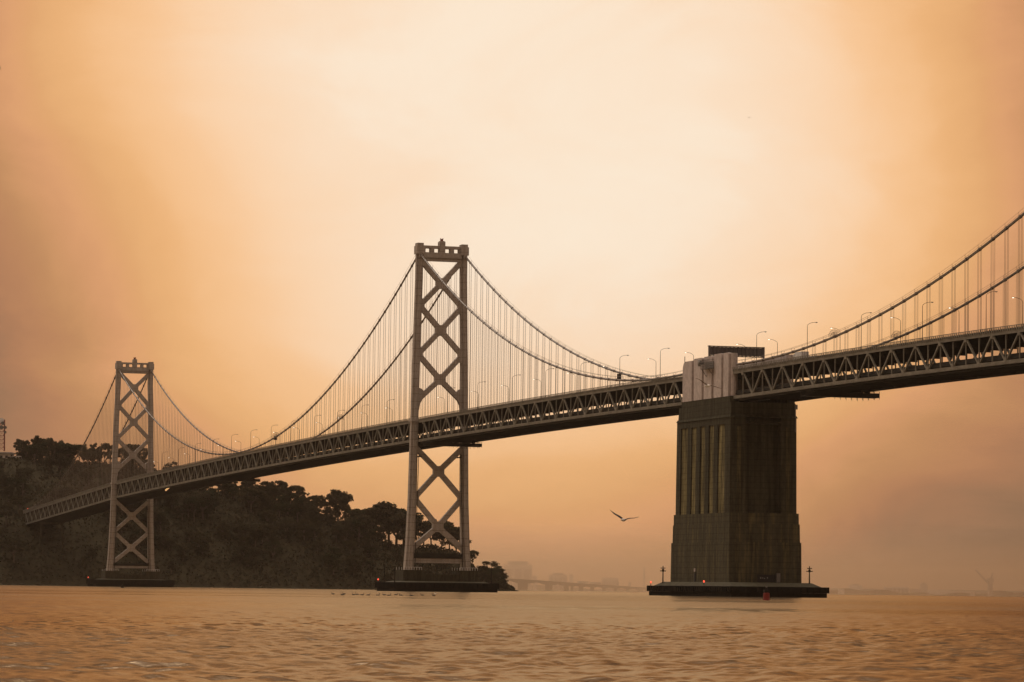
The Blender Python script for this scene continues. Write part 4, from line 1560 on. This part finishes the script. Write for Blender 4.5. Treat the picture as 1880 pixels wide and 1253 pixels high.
far_building(924.7, 976.5, 1037, 6900, 'large block with three dark bays above the viaduct, close to the island', bays=3, roof=.7)
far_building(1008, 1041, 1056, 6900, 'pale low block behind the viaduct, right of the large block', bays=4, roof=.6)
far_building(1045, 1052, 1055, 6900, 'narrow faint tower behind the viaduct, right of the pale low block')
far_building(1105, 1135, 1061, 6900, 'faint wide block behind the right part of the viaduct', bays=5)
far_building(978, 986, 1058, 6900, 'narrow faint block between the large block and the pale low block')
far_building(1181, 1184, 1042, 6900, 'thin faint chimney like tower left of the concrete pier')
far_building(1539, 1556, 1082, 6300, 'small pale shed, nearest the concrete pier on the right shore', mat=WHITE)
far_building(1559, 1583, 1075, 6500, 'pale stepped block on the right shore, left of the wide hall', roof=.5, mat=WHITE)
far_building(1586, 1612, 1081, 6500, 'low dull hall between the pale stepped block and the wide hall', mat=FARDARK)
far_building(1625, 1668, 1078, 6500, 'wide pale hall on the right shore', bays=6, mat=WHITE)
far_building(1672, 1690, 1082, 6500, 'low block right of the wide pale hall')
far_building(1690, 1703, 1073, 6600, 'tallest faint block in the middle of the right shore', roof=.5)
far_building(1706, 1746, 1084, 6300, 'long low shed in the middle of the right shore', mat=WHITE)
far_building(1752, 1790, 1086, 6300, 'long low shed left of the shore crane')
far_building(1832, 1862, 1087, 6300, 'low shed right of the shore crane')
LAND = material('far_land', (0.10, 0.09, 0.07), rough=1)
lp = []
for x in np.arange(840, 1980, 12):
    D = 6250 + 60 * math.sin(x * .05)
    yb_ = horizon_y(x)
    hh = 5.5 + 3 * math.sin(x * .021) + 2 * math.sin(x * .09)
    if x < 1500:
        D += 900
    b = at(x, yb_, D)
    lp.append((Vector((b.x, b.y, -2)), Vector((b.x, b.y, hh)), Vector((b.x, b.y, hh + 1)) + HF * 900, Vector((b.x, b.y, -2)) + HF * 900))
lv = [p for q_ in lp for p in q_]
lf = []
for i in range(len(lp) - 1):
    k = i * 4
    lf += [(k, k + 4, k + 5, k + 1), (k + 1, k + 5, k + 6, k + 2), (k + 2, k + 6, k + 7, k + 3)]
tag(MB().add(lv, lf).build('far_shore', LAND), kind='structure')
cb = at(1818, 1088, 6200)
crn = thing('harbour_crane', (cb.x, cb.y, 0), 'harbour crane with a long raised jib, faint at the right shore', 'crane')
tz = at(1818, 1069, 6200).z
MB().beam((cb.x, cb.y, 0), (cb.x, cb.y, tz), 6, 6).build('base', FARDARK, crn)
MB().beam((cb.x, cb.y, tz), (cb.x, cb.y, tz + 6), 9, 8).build('cab', FARDARK, crn)
jb0, jb1 = at(1814, 1071, 6200), at(1791, 1046, 6200)
MB().beam(jb0, jb1, 2.2, 2.2).build('jib', FARDARK, crn)
mb0, mb1 = at(1818, 1067, 6200), at(1823, 1052, 6200)
MB().beam(mb0, mb1, 2, 2).build('mast', FARDARK, crn)


# ------------------------------------------------------------------ buoys
def buoy(px, ybase, wpx, hpx, label, red=True):
    D = CAM.z * FPX / (ybase - horizon_y(px))
    b = at(px, ybase, D)
    w, h = wpx / FPX * D, hpx / FPX * D
    root = thing('buoy', (b.x, b.y, 0), label, 'buoy')
    m_ = REDPAINT if red else DARKSTEEL
    MB().tube([(b.x, b.y, -.3), (b.x, b.y, .06 * h), (b.x, b.y, .12 * h), (b.x, b.y, .5 * h), (b.x, b.y, .54 * h)], [w * .45, w * .5, w * .46, w * .44, w * .3], 12).build('hull', m_, root)
    for k in range(4):
        a = math.pi / 4 + k * math.pi / 2
        MB().tube([(b.x + w * .36 * math.cos(a), b.y + w * .36 * math.sin(a), .52 * h), (b.x + w * .14 * math.cos(a), b.y + w * .14 * math.sin(a), .92 * h)], w * .04, 4).build('leg', DARKSTEEL, root)
    MB().box(b.x - w * .36, b.x + w * .36, b.y - w * .36, b.y + w * .36, .58 * h, .74 * h).build('dayboard', DARKSTEEL, root)
    MB().tube([(b.x, b.y, .9 * h), (b.x, b.y, h)], w * .14, 8).build('lantern', GREYPAINT, root)


buoy(1407, 1102.5, 13, 26, 'red channel buoy with a dark top floating in front of the widest fender')
buoy(225, 1079.6, 7, 6, 'small dark buoy floating in front of the farther tower fender', False)


# ------------------------------------------------------------------ birds
def gull(D, body, wl, wr, label, facing=1, dark=FEATHERDARK):
    """body pixel, wing polylines in photo pixels, at distance D from the camera."""
    c_ = at(*body, D)
    root = thing('gull', c_, label, 'bird', 'gulls in flight')
    k = D / FPX
    ax = (HR * facing * .35 - HF * .94).normalized()         # flies towards the camera, slightly aside
    upv = Vector((0, 0, 1))
    sd_ = ax.cross(upv).normalized()
    prof = [(-.30, .015), (-.24, .04), (-.12, .068), (0, .078), (.10, .07), (.17, .05), (.21, .046), (.25, .04), (.28, .018)]
    rings = []
    for t_, r in prof:
        rings.append([c_ + ax * t_ + sd_ * r * math.cos(a) + upv * r * .9 * math.sin(a) for a in np.linspace(0, 2 * math.pi, 10, endpoint=False)])
    MB().loft(rings).build('body', FEATHERWHITE, root, smooth=True)
    MB().loft([[c_ + ax * t_ + sd_ * w * a + upv * h_ * b for a, b in ((-1, -1), (1, -1), (1, 1), (-1, 1))] for t_, w, h_ in ((.27, .012, .012), (.33, .004, .006))]).build('beak', BEAK, root)
    MB().loft([[c_ - ax * t_ + sd_ * w * a + upv * .006 * b for a, b in ((-1, -1), (1, -1), (1, 1), (-1, 1))] for t_, w in ((.26, .03), (.42, .085))]).build('tail', FEATHERWHITE, root)
    for poly in (wl, wr):
        n = len(poly)
        rings = []
        for i, (x, y) in enumerate(poly):
            f_ = i / (n - 1)
            p = at(x, y, D) + ax * (.05 + .05 * math.sin(f_ * 3.14))
            ch = .17 * (1 - f_) ** .6 * (1 + .25 * math.sin(f_ * 5)) + .012
            thk = .030 * (1 - f_) + .012
            tl = upv * .16                                   # blade tilted so its underside shows
            rings.append([p + ax * ch * .5 - tl * ch * .5, p + upv * thk - tl * ch * .1, p - ax * ch + tl * ch * 1.0, p - upv * thk * .4])
        MB().loft(rings).build('wing', dark, root)
    return root


gull(160, (1144.5, 955), [(1142, 952.5), (1136, 948), (1130, 944.5), (1125, 940.5), (1120.5, 936.5)], [(1148, 955.5), (1153, 953.3), (1159, 952.2), (1166, 951.8), (1173.5, 949.5)], 'gull gliding over the water left of the concrete pier', -1)
gull(165, (1299, 708.8), [(1297, 707), (1291, 703.5), (1286, 699.5), (1281.5, 697.2), (1276.5, 694.8)], [(1301.5, 708.7), (1307, 709.2), (1312, 710.8), (1318, 712.8), (1324, 714)], 'white gull with spread dark wings in front of the pale pier top', 1, FEATHERBROWN)
gull(1100, (1375.4, 216.6), [(1375, 216.5), (1374, 216.4), (1373, 216.8), (1372.2, 218)], [(1375.6, 216.5), (1376.3, 215.8), (1377, 214.8), (1377.6, 214.6)], 'tiny distant gull high in the bright sky', 1)
gull(110, (-24, 118), [(-28, 118), (-36, 112), (-48, 110), (-60, 114), (-72, 120)], [(-20, 118), (-13, 114), (-7, 115), (-2, 121), (1.2, 129.5)], 'gull almost out of the frame at the upper left edge, one wing tip showing', 1)


def water_bird(px, py, size, label, dark, name='water_bird', neck=True, face=1):
    D = CAM.z * FPX / (py - horizon_y(px))
    b = at(px, py, D)
    b.z = 0.02
    root = thing(name, b, label, 'bird', 'waterbirds floating on the bay')
    s = size
    ax = HR * face
    rings = []
    for t_, r, dz in ((-.5, .03, .16), (-.36, .12, .12), (-.1, .2, .1), (.18, .18, .1), (.36, .09, .12), (.44, .03, .14)):
        rings.append([b + ax * t_ * s + HF * r * s * math.cos(a) + Vector((0, 0, dz * s + r * s * .75 * math.sin(a))) for a in np.linspace(0, 2 * math.pi, 8, endpoint=False)])
    MB().loft(rings).build('body', dark, root, smooth=True)
    if neck:
        q_ = [b + ax * .28 * s + Vector((0, 0, .14 * s)), b + ax * .36 * s + Vector((0, 0, .38 * s)), b + ax * .36 * s + Vector((0, 0, .52 * s)), b + ax * .44 * s + Vector((0, 0, .58 * s))]
        MB().tube(q_, [.07 * s, .055 * s, .075 * s, .06 * s], 6).build('head', dark, root, smooth=True)
        MB().tube([b + ax * .46 * s + Vector((0, 0, .57 * s)), b + ax * .66 * s + Vector((0, 0, .55 * s))], [.03 * s, .008 * s], 5).build('beak', BEAK if dark is FEATHERWHITE else FEATHERDARK, root)
    return root


ducks = [(611.4, 1091.6), (628.6, 1093.2), (631.6, 1091.4), (649.4, 1093), (655.7, 1092.5), (664.8, 1093.2), (676.5, 1093.6), (693.7, 1094), (705.5, 1093.2), (714.5, 1094.2), (727, 1093), (736, 1094), (755.6, 1094.5), (775.4, 1094), (796.5, 1094.2)]
for i, (x, y) in enumerate(ducks):
    water_bird(x, y, .78, f'small dark waterbird, {ordinal(i)} from the left in the line before the nearer tower', FEATHERDARK, face=random.choice((1, -1)))
water_bird(799, 1091.2, .6, 'white gull resting on the water at the right end of the line of dark birds', FEATHERWHITE, 'floating_gull', True, -1)
water_bird(20.5, 1144.6, .17, 'lone dark diving bird with upright neck at the lower left edge', FEATHERDARK, 'diving_bird', True, 1)

# ------------------------------------------------------------------ air: thin haze everywhere, a fog bank beyond the island
def air_box(name, F0, F1, R0, R1, z0, z1, density, colr, g):
    mb = rbox(MB(), F0, F1, R0, R1, z0, z1)
    o = mb.build(name, None)
    m = bpy.data.materials.new(name)
    m.use_nodes = True
    tr = m.node_tree
    tr.nodes.clear()
    v = N(tr, 'ShaderNodeVolumePrincipled')
    v.inputs['Color'].default_value = (*colr, 1)
    v.inputs['Density'].default_value = density
    v.inputs['Anisotropy'].default_value = g
    tr.links.new(v.outputs[0], N(tr, 'ShaderNodeOutputMaterial').inputs['Volume'])
    o.data.materials.append(m)
    tag(o, kind='stuff')


air_box('haze', -16000, 16000, -16000, 16000, -6.0, 230.0, 2.0e-5, (0.94, 0.84, 0.74), 0.8)
air_box('fog_bank', 3300, 9000, -2600, 2600, 0.4, 62.0, 3.8e-4, (1.0, 0.90, 0.78), 0.955)
